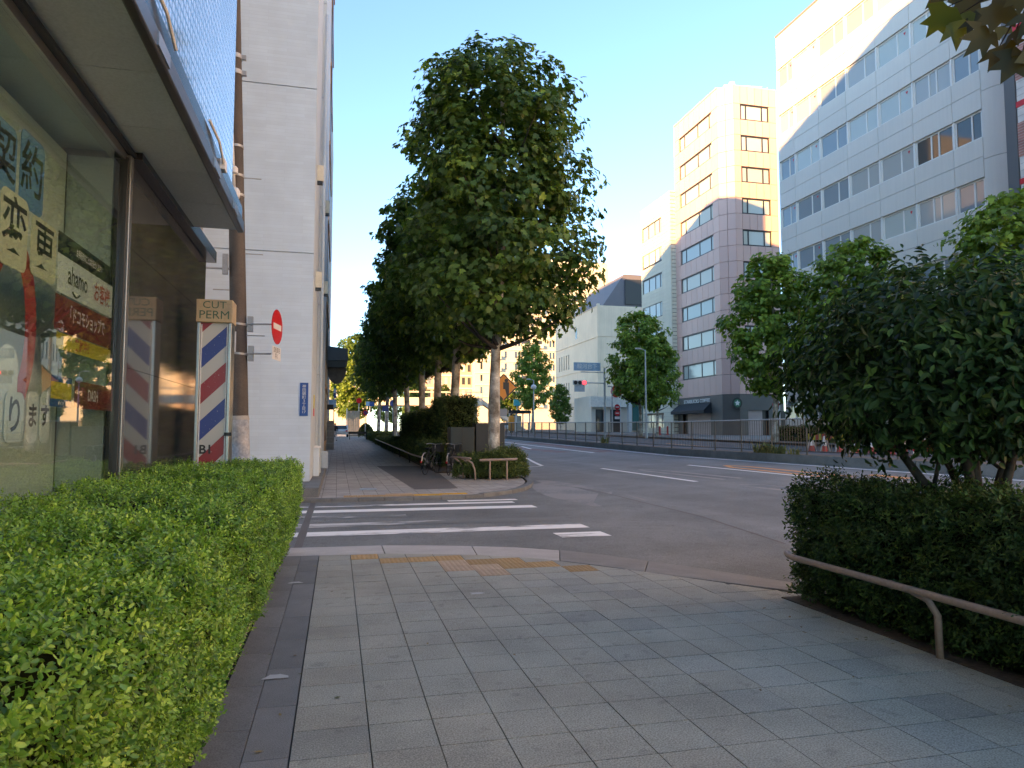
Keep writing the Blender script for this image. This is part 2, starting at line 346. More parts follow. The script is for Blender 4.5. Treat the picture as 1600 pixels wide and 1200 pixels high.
# dropped kerb: sloping concrete pieces between the two curves
cuts = [(0,2,0),(2,4,0),(4,6,0),(6,8,1),(8,10,1),(10,12,1),(12,15,1)]
kerb_near = struct(MB().prism([(-1.0,8.43),(-.56,8.43),(-.56,9.4),(-1.0,9.4)], -.1, -.01).build('kerb', m_kstone))
for a, b, d in cuts:
    i = [Vector(INN[k]) for k in range(a,b+1)]; o_ = [Vector(OUT[k]) for k in range(a,b+1)]
    def sh(L):                                     # 6 mm open joint at each end
        t0 = (L[1]-L[0]).normalized()*.004; t1 = (L[-1]-L[-2]).normalized()*.004
        return [L[0]+t0]+L[1:-1]+[L[-1]-t1]
    i, o_ = sh(i), sh(o_); m = MB(); n = len(i)
    for k in range(n):
        lip = .012 if d == 0 else .02
        m.v += [(i[k].x,i[k].y,-.001), (o_[k].x,o_[k].y,-.075+lip), (o_[k].x,o_[k].y,-.16), (i[k].x,i[k].y,-.16)]
    for k in range(n-1):
        for q in range(4): m.f.append((4*k+q, 4*k+(q+1)%4, 4*k+4+(q+1)%4, 4*k+4+q)); m.mi.append(0)
    m.f += [(0,3,2,1), tuple(4*(n-1)+q for q in range(4))]; m.mi += [0,0]
    me_o = m.build('kerb_stone', m_ramp if d == 0 else m_ramp_d, kerb_near, bevel=.008)
# edge stones along the hedge bed: two rows
for row, (xa, xb, ln) in enumerate(((-.56,-.372,.60),(-.368,-.180,.60))):
    sm = MB().box(0, xb-xa, 0, ln-.006, -.06, .004 if row == 0 else 0).mesh('edge_stone', m_kstone)
    y = .6+row*.27
    while y+ln < 8.45:
        inst('edge_stone', sm, (xa, y, 0), near_pav); y += ln
    if y < 8.2:
        MB().box(xa, xb, y, 8.4, -.06, 0).build('edge_stone', m_kstone, near_pav)
# 30 cm paving tiles, cut along the inner kerb
def clip_poly(poly, half):
    for (ax, ay), (bx, by) in half:
        out = []
        for k in range(len(poly)):
            p, q = poly[k], poly[(k+1) % len(poly)]
            sp = (bx-ax)*(p[1]-ay)-(by-ay)*(p[0]-ax); sq = (bx-ax)*(q[1]-ay)-(by-ay)*(q[0]-ax)
            if sp <= 0: out.append(p)
            if sp*sq < 0: t = sp/(sp-sq); out.append((p[0]+(q[0]-p[0])*t, p[1]+(q[1]-p[1])*t))
        poly = out
        if len(poly) < 3: return None
    return poly
half = [(INN[k], INN[k+1]) for k in range(1, len(INN)-1)]
TG = .3; GX, GY = .165, 8.33-20*.3
tile_me = MB().box(.0028, TG-.0028, .0042, TG-.0042, -.03, 0).mesh('tile', m_tile)
tile_mb = MB().box(.0028, TG-.0028, .0042, TG-.0042, -.03, 0).mesh('tile', m_tile_b)
def tact_mesh(mat):
    m = MB().box(.003, TG-.003, .003, TG-.003, -.03, 0)
    for a in range(6):
        for b in range(6):
            x, y = .03+a*.048, .03+b*.048; n = len(m.v)
            m.v += [(x+dx*.014,y+dy*.014,0.0) for dx,dy in ((-1,-1),(1,-1),(1,1),(-1,1))]+[(x+dx*.008,y+dy*.008,.005) for dx,dy in ((-1,-1),(1,-1),(1,1),(-1,1))]
            m.f += [(n,n+1,n+5,n+4),(n+1,n+2,n+6,n+5),(n+2,n+3,n+7,n+6),(n+3,n,n+4,n+7),(n+4,n+5,n+6,n+7)]; m.mi += [0]*5
    return m.mesh('tactile_tile', mat)
tact_t, tact_p, tact_y = tact_mesh(m_tact), tact_mesh(m_tact_p), tact_mesh(m_tact_y)
tact = {}
def tile_area(c_, r_):
    x0, y0 = GX+c_*TG, GY+r_*TG; p = clip_poly([(x0,y0),(x0+TG,y0),(x0+TG,y0+TG),(x0,y0+TG)], half)
    return 0 if p is None else abs(sum(p[k][0]*p[(k+1)%len(p)][1]-p[(k+1)%len(p)][0]*p[k][1] for k in range(len(p))))/2
for k in range(0, 8):
    r_ = max((r for r in range(8, 21) if tile_area(k, r) > .0899), default=None)
    if r_ is not None: tact[(k, r_)] = tact_t
for k in (3, 4, 5):
    r_ = max(r for r in range(8, 21) if tile_area(k, r) > .0899); tact[(k, r_-1)] = tact_t if k == 5 else tact_p
    if k < 5: tact[(k, r_-2)] = tact_p
cnt = 0; rest = MB()
for r_ in range(20, -9, -1):
    for c_ in range(-1, 13):
        x0, y0 = GX+c_*TG, GY+r_*TG
        x1 = x0+TG
        if c_ == -1: x0 = -.175
        g = .003; sq = [(x0+g,y0+g),(x1-g,y0+g),(x1-g,y0+TG-g),(x0+g,y0+TG-g)]
        p = clip_poly(sq, half)
        if p is None: continue
        area = abs(sum(p[k][0]*p[(k+1)%len(p)][1]-p[(k+1)%len(p)][0]*p[k][1] for k in range(len(p))))/2
        if area < .002: continue
        if x0 > 3.62 and y0 < 5: continue
        vis = y0+TG > 2.3
        if not vis: rest.prism(p, -.03, 0); continue
        whole = area > .085 and c_ != -1
        bl = random.random() < (.05 if x0 < 1.4 else .3)
        mm = tact.get((c_, r_)) if whole else None
        if whole:
            o = inst('tactile_tile' if mm else 'tile', mm or (tile_mb if bl else tile_me), (x0, y0, random.uniform(-.0015,.0015)), near_pav)
        else:
            MB().prism(p, -.03, 0).build('tile', m_tile_b if bl else m_tile, near_pav)
        cnt += 1
if rest.f: stuff(rest.build('tile', m_tile, near_pav))
# far pavement beyond the side street
FK = [(15.62,2.75),(15.75,3.05),(16.1,3.5),(16.6,3.95),(17.4,4.45),(18.4,4.9),(19.5,5.25),(20.8,5.5),(22.5,5.68),(25,5.75),(30,5.8),(600,5.8)]
frows = [15.62,15.75,16.1,16.6,17.4,18.4,19.5,20.8,22.5,25,30]+list(range(35,130,5))+[140,170,200]
fpav = struct(sheet('far_pavement', frows, lambda y: [-40,-6,0,1.5,interp(FK,y)-.10], m_farpave, 0, hf=lambda x, y: H(min(x,5),y)))
kpts = [(-1.2,15.47),(1.0,15.47),(2.2,15.48),(2.75,15.58),(3.2,15.82),(3.6,16.15),(4.05,16.6),(4.55,17.35),(5.0,18.35),(5.35,19.45),(5.6,20.75),(5.75,22.4),(5.82,25),(5.85,28)]
kf = struct(MB().box(-3,-1.21,15.44,15.6,-.12,-.01).build('far_kerb', m_conc))
segs = []
for a, b in zip(kpts, kpts[1:]):
    A, B = Vector(a), Vector(b); n = max(1, round((B-A).length/.62))
    for i in range(n): segs.append((A.lerp(B,i/n), A.lerp(B,(i+1)/n)))
for A, B in segs+[(Vector((5.85,28+i*3)),Vector((5.85,31+i*3))) for i in range(40)]:
    t = (B-A).normalized(); nn = Vector((-t.y, t.x))
    A2, B2 = A+t*.004, B-t*.004; q = [A2-nn*.02, B2-nn*.02, B2+nn*.15, A2+nn*.15]
    if True:
        low = -.02 if A.y < 15.6 else 0
        MB().prism([tuple(v) for v in q], lambda x,y: H(x,y)-.13, lambda x,y: H(5 if x > 5 else x,y)+(.012+low*.8 if low else .012)).build('kerb_stone', m_conc, kf, bevel=.012)
# worn dark repair strip, plates and tactile blocks on the far pavement
pts = [(gz(px,py,.004).x, gz(px,py,.004).y) for px,py in ((588,728),(672,728),(716,763),(648,765))]
struct(MB().poly([(x,y,.004) for x,y in pts][::-1]).build('repair_strip', m_patch))
for k in range(9):
    inst('tactile_tile', tact_t if k < 5 else tact_y, (.15+k*.3, 15.68+(.0 if k < 7 else .12), .006), fpav)
for k in range(3, 5): inst('tactile_tile', tact_p, (.15+k*.3, 15.99, .006), fpav)
tag(MB().box(.55,.95,17.5,17.95,.001,.008).build('manhole_cover', M('plate_steel', (.34,.36,.38), .35, .25, 6, metal=.5)), 'pale metal inspection cover set in the far pavement', 'manhole cover')
for k, (px, py, w) in enumerate(((545,703,.5),(530,711,.35),(540,719,.45),(517,697,.4))):
    p = gz(px, py, .004); struct(MB().box(p.x-w, p.x+w, p.y-.14, p.y+.14, .004, .006).build('paint_dash', paintmat('dash%d'%k, (.55,.55,.54), (.38,.365,.335), .3, 6)))
# ------------------------------------------------------------------ road markings
ZB = [(9.55,.46,m_zebra,-1.5,3.78,3.05),(10.45,.46,m_zebra,-1.5,3.78,-1.5),(11.42,.45,m_zebra_w,-1.5,3.8,-1.5),(12.5,.42,m_zebra_w,-1.5,1.2,-1.5),(13.45,.45,m_zebra_n,-1.5,3.8,-1.5),(14.45,.3,m_zebra,-1.5,3.6,-1.5),(15.0,.28,m_zebra,2.3,3.8,2.3)]
for y, w, m, xa, xb, xc in ZB:
    for p, q in ((max(xa,xc), -.52),(max(-.40,xc), xb)):
        if q-p < .2: continue
        struct(sheet('crossing_stripe', [y, y+w], lambda yy: [p, q], m, -.0765))
struct(strip('drain_strip', [(-.46,9.5),(-.46,15.4)], .1, m_patch, -.0762))
def line(px, py, qx, qy, w, mat, off=-.081, name='lane_line'):
    a, b = gnd(px,py,off), gnd(qx,qy,off); return struct(strip(name, [(a.x,a.y),(b.x,b.y)], w, mat, off))
line(940,732,1088,753,.15,m_whitep); line(1075,727,1290,748,.15,m_whitep)
line(785,691,928,708,.15,m_whitep); line(815,712,847,728,.15,m_whitep); line(815,698,830,702,.15,m_whitep); line(800,731,846,729,.12,m_whitep)
struct(strip('edge_line', [(14.75,8),(14.75,30),(15.0,60),(15.0,110)], .14, m_whitep, -.081))
# orange turn arrow outlines, near one bright and the far one ghosted
def arrow(tip, tail, w, mat, off=-.0805):
    a, b = gnd(*tip), gnd(*tail); d = (b-a); d.z = 0; L_ = d.length; d.normalize(); n = Vector((-d.y, d.x, 0)); m = []
    A = Vector((a.x,a.y)); D = Vector((d.x,d.y)); Nn = Vector((n.x,n.y))
    for s_ in (-1,1):
        struct(strip('road_arrow', [tuple(A+Nn*.0), tuple(A+D*L_*.16+Nn*.20*s_*w), tuple(A+D*L_+Nn*.20*s_*w)], .13*w, mat, off+.0004*(s_+1)))
arrow((1133,724),(1315,741),1.4,m_orange); arrow((1000,730),(1145,744),1.3,m_faint); arrow((1160,752),(1290,764),1.2,m_faint)
line(1360,742,1420,748,.3,m_orange,name='road_arrow'); line(1040,693,1115,699,.25,m_orange,.024)
for (a, b, c, d, w) in ((830,692,960,707,1.1),(800,699,880,707,.9)): line(a,b,c,d,w,m_ored,-.083,'red_surfacing')
for px, py, w in ((462,910,.05),(430,1057,.055),(743,927,.05)):
    p = gz(px, py, .006); q = [(p.x+w*(1+.45*math.sin(3*a+px))*math.cos(a)*1.1, p.y+w*(1+.4*math.cos(2*a))*math.sin(a)*1.0, .0062) for a in [k*math.pi/6 for k in range(12)]]
    struct(MB().poly(q).build('paint_splash', flat('splash%d'%px, (.5,.51,.5), .7)))

wp = [gnd(px,py,-.076) for px,py in ((829,749),(860,751),(905,756),(960,768),(1012,781),(985,789),(905,792),(850,780),(832,762))]
struct(MB().poly([(p.x,p.y,p.z) for p in wp][::-1]).build('worn_patch', paintmat('worn_asphalt', (.235,.23,.225), AS_SIDE, .42, 16)))
struct(strip('road_seam', [(x-.02,y) for y,x in XR[2:8]], .035, m_patch, -.078))

for px, py, r_, lb_ in ((1046,762,.16,'small dark iron cover in the road beside the lane line'),(1130,742,.30,'round iron manhole cover in the middle lane')):
    p = gnd(px,py,-.08); t = thing('manhole_cover', lb_, 'manhole cover', (p.x,p.y,p.z)); z0 = p.z
    slope = lambda x, y: z0+.04*(x-p.x)
    k = 24; m = MB(); m.v = [(p.x+r_*math.cos(2*math.pi*i/k), p.y+r_*math.sin(2*math.pi*i/k), slope(p.x+r_*math.cos(2*math.pi*i/k),0)+.003) for i in range(k)]; m.f = [tuple(range(k))]; m.mi = [0]; m.build('rim', m_conc, t)
    m = MB(); q = r_*.86; m.v = [(p.x+q*math.cos(2*math.pi*i/k), p.y+q*math.sin(2*math.pi*i/k), slope(p.x+q*math.cos(2*math.pi*i/k),0)+.006) for i in range(k)]; m.f = [tuple(range(k))]; m.mi = [0]; m.build('lid', M('cast_iron', (.05,.048,.045), .6, .3, 20), t)
# ------------------------------------------------------------------ foliage
def np_mesh(name, V, faces_k, tint, mat, smooth=False):
    """V (N,3); faces_k (Mf,k) indices; tint one value per face"""
    me = bpy.data.meshes.new(name); nf, k = faces_k.shape
    me.vertices.add(len(V)); me.vertices.foreach_set('co', V.astype(np.float32).ravel())
    me.loops.add(nf*k); me.loops.foreach_set('vertex_index', faces_k.astype(np.int32).ravel())
    me.polygons.add(nf); me.polygons.foreach_set('loop_start', np.arange(0, nf*k, k, dtype=np.int32)); me.polygons.foreach_set('loop_total', np.full(nf, k, np.int32))
    a = me.attributes.new('tint', 'FLOAT', 'FACE'); a.data.foreach_set('value', np.clip(tint,0,1).astype(np.float32))
    me.materials.append(mat); me.update(calc_edges=True); me.validate(); return me
OVAL = np.array([(0,0,0),(.35,-.24,.07),(.75,-.19,.05),(1,0,-.05),(.75,.19,.05),(.35,.24,.07)]); OVAL_F = np.array([(0,1,2,3),(0,3,4,5)])
LANCE = np.array([(0,0,0),(.35,-.15,.05),(.72,-.12,.02),(1,0,-.12),(.72,.12,.02),(.35,.15,.05)])
LANCE2 = LANCE*np.array([1,1.55,1.2])
MAPLE = np.array([(0,0,0),(-.06,-.22,.0),(.16,-.56,-.06),(.38,-.28,.05),(.72,-.40,-.05),(.66,-.15,.03),(1,0,-.08),(.66,.15,.03),(.72,.40,-.05),(.38,.28,.05),(.16,.56,-.06),(-.06,.22,0)])
MAPLE_F = np.array([(0,1,2,3,4,5,6),(0,6,7,8,9,10,11)])
def unit(a): return a/np.maximum(np.linalg.norm(a, axis=1, keepdims=True), 1e-9)
def leaves(pos, nrm, size, tint, tmpl, tf, rng, along=None, narrow=1.0):
    """one leaf at each pos, facing nrm, pointing roughly 'along'"""
    n = len(pos); nrm = unit(nrm)
    al = along if along is not None else rng.normal(size=(n,3))
    t = unit(al-nrm*np.sum(al*nrm,1,keepdims=True)); b = np.cross(nrm, t)
    k = len(tmpl); P = tmpl[None]*np.array([1,narrow,1])
    cup = 1+rng.normal(0,.5,(n,1,1))
    V = pos[:,None] + size[:,None,None]*(P[:,:,0:1]*t[:,None]+P[:,:,1:2]*b[:,None]+P[:,:,2:3]*cup*nrm[:,None])
    Fc = (tf[None]+np.arange(n)[:,None,None]*k).reshape(-1, tf.shape[1])
    return V.reshape(-1,3), Fc, np.repeat(tint, len(tf))
def crown_points(prof, n_clump, per, rng, cr=.42, bias=.38, zb=0.3):
    """leaf positions in clumps through a crown given as (z, radius, dx, dy)"""
    zs = np.array([p[0] for p in prof]); rs = np.array([p[1] for p in prof]); dx = np.array([p[2] for p in prof]); dy = np.array([p[3] for p in prof])
    z = []
    while len(z) < n_clump:
        q = rng.uniform(zs[0], zs[-1]); r = np.interp(q, zs, rs)
        if rng.uniform() < (r/rs.max())**1.3: z.append(q)
    z = np.array(z); r = np.interp(z, zs, rs); a = rng.uniform(0, 2*np.pi, n_clump)
    lob = 1+.10*np.sin(a*3+z*1.7)+.08*np.sin(a*5-z*2.3+1)
    f = rng.uniform(0,1,n_clump)**bias*lob
    C = np.stack([np.interp(z,zs,dx)+np.cos(a)*r*f, np.interp(z,zs,dy)+np.sin(a)*r*f, z], 1)
    O = np.stack([np.cos(a), np.sin(a), (z-zs.mean())/(zs[-1]-zs[0])*1.2+.25], 1)
    m = rng.integers(int(per*.5), int(per*1.5), n_clump); idx = np.repeat(np.arange(n_clump), m); n = len(idx)
    d = unit(rng.normal(size=(n,3)))*(rng.uniform(0,1,(n,1))**.45)*cr*rng.uniform(.7,1.3,n_clump)[idx][:,None]
    d[:,2] *= .75
    pos = C[idx]+d; nrm = unit(O)[idx]*.55+unit(d)*.45+rng.normal(0,.38,(n,3))+np.array([0,0,.45])
    return pos, nrm, idx, C, f
def tree(name, label, cat, loc, prof, n_clump, per, lsize, mat, seed, trunk_r=.2, bark=None, group=None, tmpl=MAPLE, tf=MAPLE_F, lean=(0,0), cr=.42, limbs=14, trunk_top=None, bias=.38, rz=0, tint0=.35):
    rng = np.random.default_rng(seed); rr = random.Random(seed)
    root = thing(name, label, cat, loc, group, world=False, rz=rz)
    pos, nrm, idx, C, f = crown_points(prof, n_clump, per, rng, cr, bias)
    ct = rng.normal(tint0,.16,len(C)); tint = ct[idx]+rng.normal(0,.16,len(idx)); young = rng.uniform(0,1,len(idx)) < .05; tint[young] += .5
    size = lsize*rng.uniform(.6,1.2,len(idx))
    V, Fc, T = leaves(pos, nrm, size, tint, tmpl, tf, rng, along=rng.normal(0,.6,pos.shape)+np.array([0,0,-.6]))
    me = np_mesh('crown', V, Fc, T, mat); cw = bpy.data.objects.new('crown', me); COL.objects.link(cw); cw.parent = root
    z0, z1 = prof[0][0], prof[-1][0]; top = trunk_top or z0+(z1-z0)*.85
    m = MB(); P = []; Rr = []
    n = 12
    for i in range(n+1):
        t = i/n; P.append((lean[0]*t+.07*math.sin(t*7+seed), lean[1]*t+.06*math.cos(t*6+seed), top*t-.05))
        Rr.append(trunk_r*(1.35 if i == 0 else 1.0)*(1-.72*t)*(1+.06*math.sin(i*2.1+seed)))
    m.tube(P, Rr, 10)
    tk = m.build('trunk', bark or m_bark, root, smooth=True)
    lb = MB()
    order = sorted(range(len(C)), key=lambda i: -f[i])[:limbs*3]; rr.shuffle(order)
    for i in order[:limbs]:
        c = C[i]; zb = max(z0*.92, min(c[2]-.9-.35*math.hypot(c[0],c[1]), top*.95)); t = zb/top
        b = Vector((lean[0]*t, lean[1]*t, zb)); e = Vector(c); mid = b.lerp(e,.5)+Vector((0,0,-.15)); r0 = trunk_r*(1-.72*t)*.5
        lb.tube([b, b.lerp(mid,.5)+Vector((rr.uniform(-.08,.08),rr.uniform(-.08,.08),0)), mid, e], [r0, r0*.75, r0*.5, r0*.18], 6)
    lb.build('limbs', m_bark_d, root, smooth=True)
    return root
m_plane = leafmat('plane_leaf_shaded', (.048,.09,.025), (.12,.21,.045), (.31,.43,.075), .42, .34)  # darker leaf copy, the shade of the left row put into its colour
m_plane_b = leafmat('plane_leaf_lit', (.09,.16,.024), (.20,.32,.04), (.40,.52,.08), .5, .32)  # brighter copy of the plane leaf, its lit look put into the colour
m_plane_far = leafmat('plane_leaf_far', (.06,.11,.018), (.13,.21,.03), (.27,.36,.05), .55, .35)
m_box = leafmat('boxwood_leaf', (.055,.13,.025), (.195,.375,.06), (.42,.62,.11), .36, .30, .5)
m_azalea = leafmat('azalea_leaf', (.024,.048,.017), (.058,.11,.03), (.13,.21,.045), .5, .16, .3)
m_azalea_b = leafmat('azalea_leaf_lighter', (.032,.055,.018), (.075,.115,.03), (.16,.21,.05), .5, .2, .4)
m_shrub = leafmat('glossy_shrub_leaf', (.014,.036,.012), (.036,.088,.022), (.10,.19,.04), .5, .18, .28)
def hedge(name, label, samplers, mat, leaf, tmpl, seed, core, group=None, loc=(0,0,0), shoots=8, spread=.5, narrow=1.0, stems=None, tint0=.42, cat='hedge', tf=OVAL_F):
    """samplers: list of (positions, normals) for shoot tips; each shoot carries a whorl of leaves"""
    rng = np.random.default_rng(seed); root = thing(name, label, cat, loc, group)
    P = np.concatenate([s[0] for s in samplers]); Nn = unit(np.concatenate([s[1] for s in samplers])); Ls = np.concatenate([s[2] for s in samplers])
    n = len(P); ax = unit(Nn+rng.normal(0,spread,(n,3))+np.array([0,0,.35])); tt = rng.normal(tint0,.22,n)
    k = shoots; idx = np.repeat(np.arange(n), k); j = np.tile(np.arange(k), n); m = len(idx)
    A = ax[idx]; e1 = unit(np.cross(A, rng.normal(size=(n,3))[idx])); e2 = np.cross(A, e1)
    ang = j*2.4+rng.normal(0,.3,m); lev = j/k
    rad = e1*np.cos(ang)[:,None]+e2*np.sin(ang)[:,None]
    L = Ls[idx]
    pos = P[idx]-A*(lev*L*2.2)[:,None]+rad*(L*.10)[:,None]
    al = rad*(.55+.5*lev)[:,None]+A*(.85-.75*lev)[:,None]+rng.normal(0,.15,(m,3)); nr = A*(.6+.4*lev)[:,None]-rad*(.55-.4*lev)[:,None]+rng.normal(0,.22,(m,3))
    size = L*rng.uniform(.7,1.2,m)*(.7+.4*lev)
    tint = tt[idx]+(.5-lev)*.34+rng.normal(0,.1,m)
    V, Fc, T = leaves(pos, nr, size, tint, tmpl, tf, rng, along=al, narrow=narrow)
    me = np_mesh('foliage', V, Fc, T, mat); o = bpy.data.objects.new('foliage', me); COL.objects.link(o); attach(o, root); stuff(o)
    core.build('shaded_core', m_shade_core, root)
    return root
def noise2(x, y, s): return np.sin(x*2.1*s+1.3)*np.cos(y*1.7*s+.4)+.6*np.sin(x*4.7*s+y*3.1*s)+.4*np.cos(y*6.3*s-x*2.2*s)
def face_pts(rng, n, o, u, v, nrm, leaf, jit=.02, bump=.02, lenfn=None):
    a, b = rng.uniform(0,1,n), rng.uniform(0,1,n); o, u, v, nrm = map(np.array, (o,u,v,nrm))
    P = o+a[:,None]*u+b[:,None]*v; q = noise2(P[:,0]+P[:,2], P[:,1]+P[:,2]*.7, 2.2)*bump+rng.normal(0,jit,n)
    P = P+nrm[None]*q[:,None]
    return P, np.repeat(nrm[None].astype(float), n, 0), np.full(n, leaf)
# clipped box hedge beside the shop window
rng = np.random.default_rng(3)
HT, HX0, HX1, HY0, HY1 = 1.05, -1.56, -.40, .3, 8.72
S = []
ya = HY0
while ya < HY1:                       # leaf size held real near the eye, fewer and a little larger shoots further off
    yb = min(HY1, ya+.6); d = max(.9, ya); leaf = .019 if d < 2 else .021 if d < 4 else .025
    den = 2700 if d < 1.6 else 1900 if d < 3 else 1000 if d < 5 else 800
    nt = int((HX1-HX0)*(yb-ya)*den); ns = int(1.0*(yb-ya)*den*.9)
    P, Nn, L = face_pts(rng, nt, (HX0,ya,HT), (HX1-HX0,0,0), (0,yb-ya,0), (0,0,1), leaf, .02, .026)
    e = np.clip((P[:,0]-(HX1-.12))/.12, 0, 1); P[:,2] -= e**2*.07; Nn[:,0] += e*.8
    S.append((P, Nn, L))
    P, Nn, L = face_pts(rng, ns, (HX1,ya,.14), (0,yb-ya,0), (0,0,HT-.17), (1,0,.12), leaf, .018, .022)
    P[:,0] -= .17*np.clip((.62-P[:,2])/.55, 0, 1)**1.3
    S.append((P, Nn, L)); ya = yb
S.append(face_pts(rng, 900, (HX0,HY1,.12), (HX1-HX0-.05,0,0), (0,0,HT-.16), (0,1,.1), .026, .02, .02))
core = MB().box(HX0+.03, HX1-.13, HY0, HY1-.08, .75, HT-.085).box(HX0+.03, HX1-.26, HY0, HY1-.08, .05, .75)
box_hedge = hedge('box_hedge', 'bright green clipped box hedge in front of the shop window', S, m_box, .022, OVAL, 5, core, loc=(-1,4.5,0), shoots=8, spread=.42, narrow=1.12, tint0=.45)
sm = MB()
rr = random.Random(4)
for i in range(46):
    y = HY0+.2+i*.18; x = HX1-.22-rr.uniform(0,.12); sm.tube([(x-.1,y,0),(x-.03,y+rr.uniform(-.04,.04),.18),(x+.05,y+rr.uniform(-.05,.05),.4)], [.012,.01,.006], 5)
stuff(sm.build('stems', m_bark_d, box_hedge))
struct(MB().prism([(-1.6,-.5),(-.60,-.5),(-.60,8.38),(-1.6,8.38)], -.02, .012).build('soil_bed', m_soil))
tag(MB().tube([(-.577,.8+.45*i,.022) for i in range(15)], .006, 6).build('edging_cord', M('cream_cord', (.55,.50,.34), .6, .15, 8)), 'thin cream cord running along the foot of the clipped hedge', 'cord')
# dark azalea hedge on the right
rng = np.random.default_rng(13)
AX0, AX1, AY0, AY1, AT = 3.66, 4.55, .6, 5.25, .97
S = [face_pts(rng, 6200, (AX0,AY0,.04), (0,AY1-AY0,0), (0,0,AT-.09), (-1,0,.15), .042, .04, .035),
     face_pts(rng, 3000, (AX0,AY0,AT), (AX1-AX0,0,0), (0,AY1-AY0,0), (0,0,1), .042, .03, .035),
     face_pts(rng, 1300, (AX0,AY1,.04), (AX1-AX0,0,0), (0,0,AT-.09), (0,1,.15), .042, .05, .035)]
for P, Nn, L in S:
    low = np.clip((.45-P[:,2])/.4, 0, 1); P[:,0] += np.where(Nn[:,0] < -.5, .09*low, 0)
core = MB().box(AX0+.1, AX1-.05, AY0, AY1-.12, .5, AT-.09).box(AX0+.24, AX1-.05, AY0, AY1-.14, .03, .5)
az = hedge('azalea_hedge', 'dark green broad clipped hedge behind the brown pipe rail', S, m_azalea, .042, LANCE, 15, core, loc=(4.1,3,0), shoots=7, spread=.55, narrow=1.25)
struct(MB().box(3.62, 4.66, -8, 5.35, -.02, .008).build('soil_bed', m_soil))
# ------------------------------------------------------------------ shop building on the left
WX = -1.6                                        # street face of the shop front
m_glass = glassmat('shop_glass', (.90,.95,.93), 0.0, 1.45)
m_granite = M('dark_granite', (.055,.063,.068), .06, .35, 6, 160, .4, spec=.9)
m_soffit = M('soffit_panel', (.44,.49,.49), .5, .06, 1.2, rnd=.06)
m_fascia = M('fascia_metal', (.075,.072,.07), .3, .25, 1.6, metal=.45)
m_fasc_d = flat('fascia_dark', (.018,.018,.02), .2, spec=.6)
m_alu = M('aluminium', (.36,.37,.37), .3, .12, 4, metal=.85)
m_inner = M('shop_inner_wall', (.45,.555,.57), .7, .06, 1.5)
m_mosaic = gridmat('glazed_tile', (.46,.52,.62), (.02,.024,.03), .085, .085, .013, .08, 'YZ', .10, bump=.35, spec=.9, metal=.35)
shop = thing('shop_building', 'dark glass fronted shop building with canopy and glazed tile upper floors', 'building', (WX,3,0))
zc = 3.54                                        # soffit height
END = 9.3
mb = MB().box(-26, WX-.16, 5.92, END, -.1, zc+.0)                                     # corner block behind the granite
mb.box(-26, WX-2.2, -8, 5.92, -.1, zc)                                               # back wall of the sales room
mb.box(-26, -1.17, -8, 8.0, zc+.42, 34.6)                                              # upper floors
mb.box(-26, WX-.05, 8.0, END, zc+.1, 34.6)
mb.build('wall', M('shop_rear_wall', (.3,.3,.3), .8), shop)
MB().box(WX-2.2, WX-.05, -8, 5.92, -.03, .02).build('shop_floor', M('shop_floor', (.3,.3,.28), .4), shop)
MB().box(WX-2.19, WX-.02, -8, 5.9, zc-.02, zc+.0).build('shop_ceiling', m_inner, shop)
MB().box(WX-.42, WX-.38, -8, 5.80, .02, zc-.1).build('display_partition', m_inner, shop)
MB().box(-1.168, -1.14, -8, 8.0, zc+.43, 34.6).build('tile_cladding', m_mosaic, shop)
for k in range(-4, 12): MB().box(-1.139, -1.132, -8, 8.0, 6.3+k*3.2, 6.32+k*3.2).build('cladding_joint', m_dark, shop) if k >= 0 else None
# panes, mullions, transom and sill
ymul = [-8,-1.1,5.83]
for a, b in zip(ymul, ymul[1:]):
    g = MB().box(WX-.012, WX, a+.03, b-.03, .12, zc-.10).build('glass_pane', m_glass, shop)
for y in ymul[1:]:
    MB().box(WX-.06, WX+.03, y-.012, y+.022, .1, zc-.08).build('mullion', m_dark, shop, bevel=.004)
MB().box(WX-.05, WX+.04, 5.86, 5.93, .1, zc-.05).build('mullion', m_alu, shop, bevel=.004)
MB().box(WX-.379, WX-.07, 5.82, 5.86, .02, zc-.1).build('end_wall', m_inner, shop)
MB().box(WX-.07, WX+.05, -8, 5.93, .0, .12).build('window_sill', m_alu, shop)
MB().box(WX-.09, WX+.012, -8, 5.93, zc-.10, zc-.045).build('window_head', m_alu, shop)
MB().box(WX+.016, WX+.06, -8, 5.93, zc-.045, zc-.018).build('window_head', m_dark, shop)
# granite slabs
ys = [5.94, 6.78, 7.62, 8.46, END]; zs = [0,.94,1.88,2.82,zc-.06]
for a, b in zip(ys, ys[1:]):
    for c, d in zip(zs, zs[1:]): MB().box(WX-.16, WX, a+.002, b-.002, c+.002, d-.002).build('granite_slab', m_granite, shop)
MB().box(WX-.1, WX+.10, 5.93, END+.12, zc-.055, zc+.08).build('coping', m_fasc_d, shop)
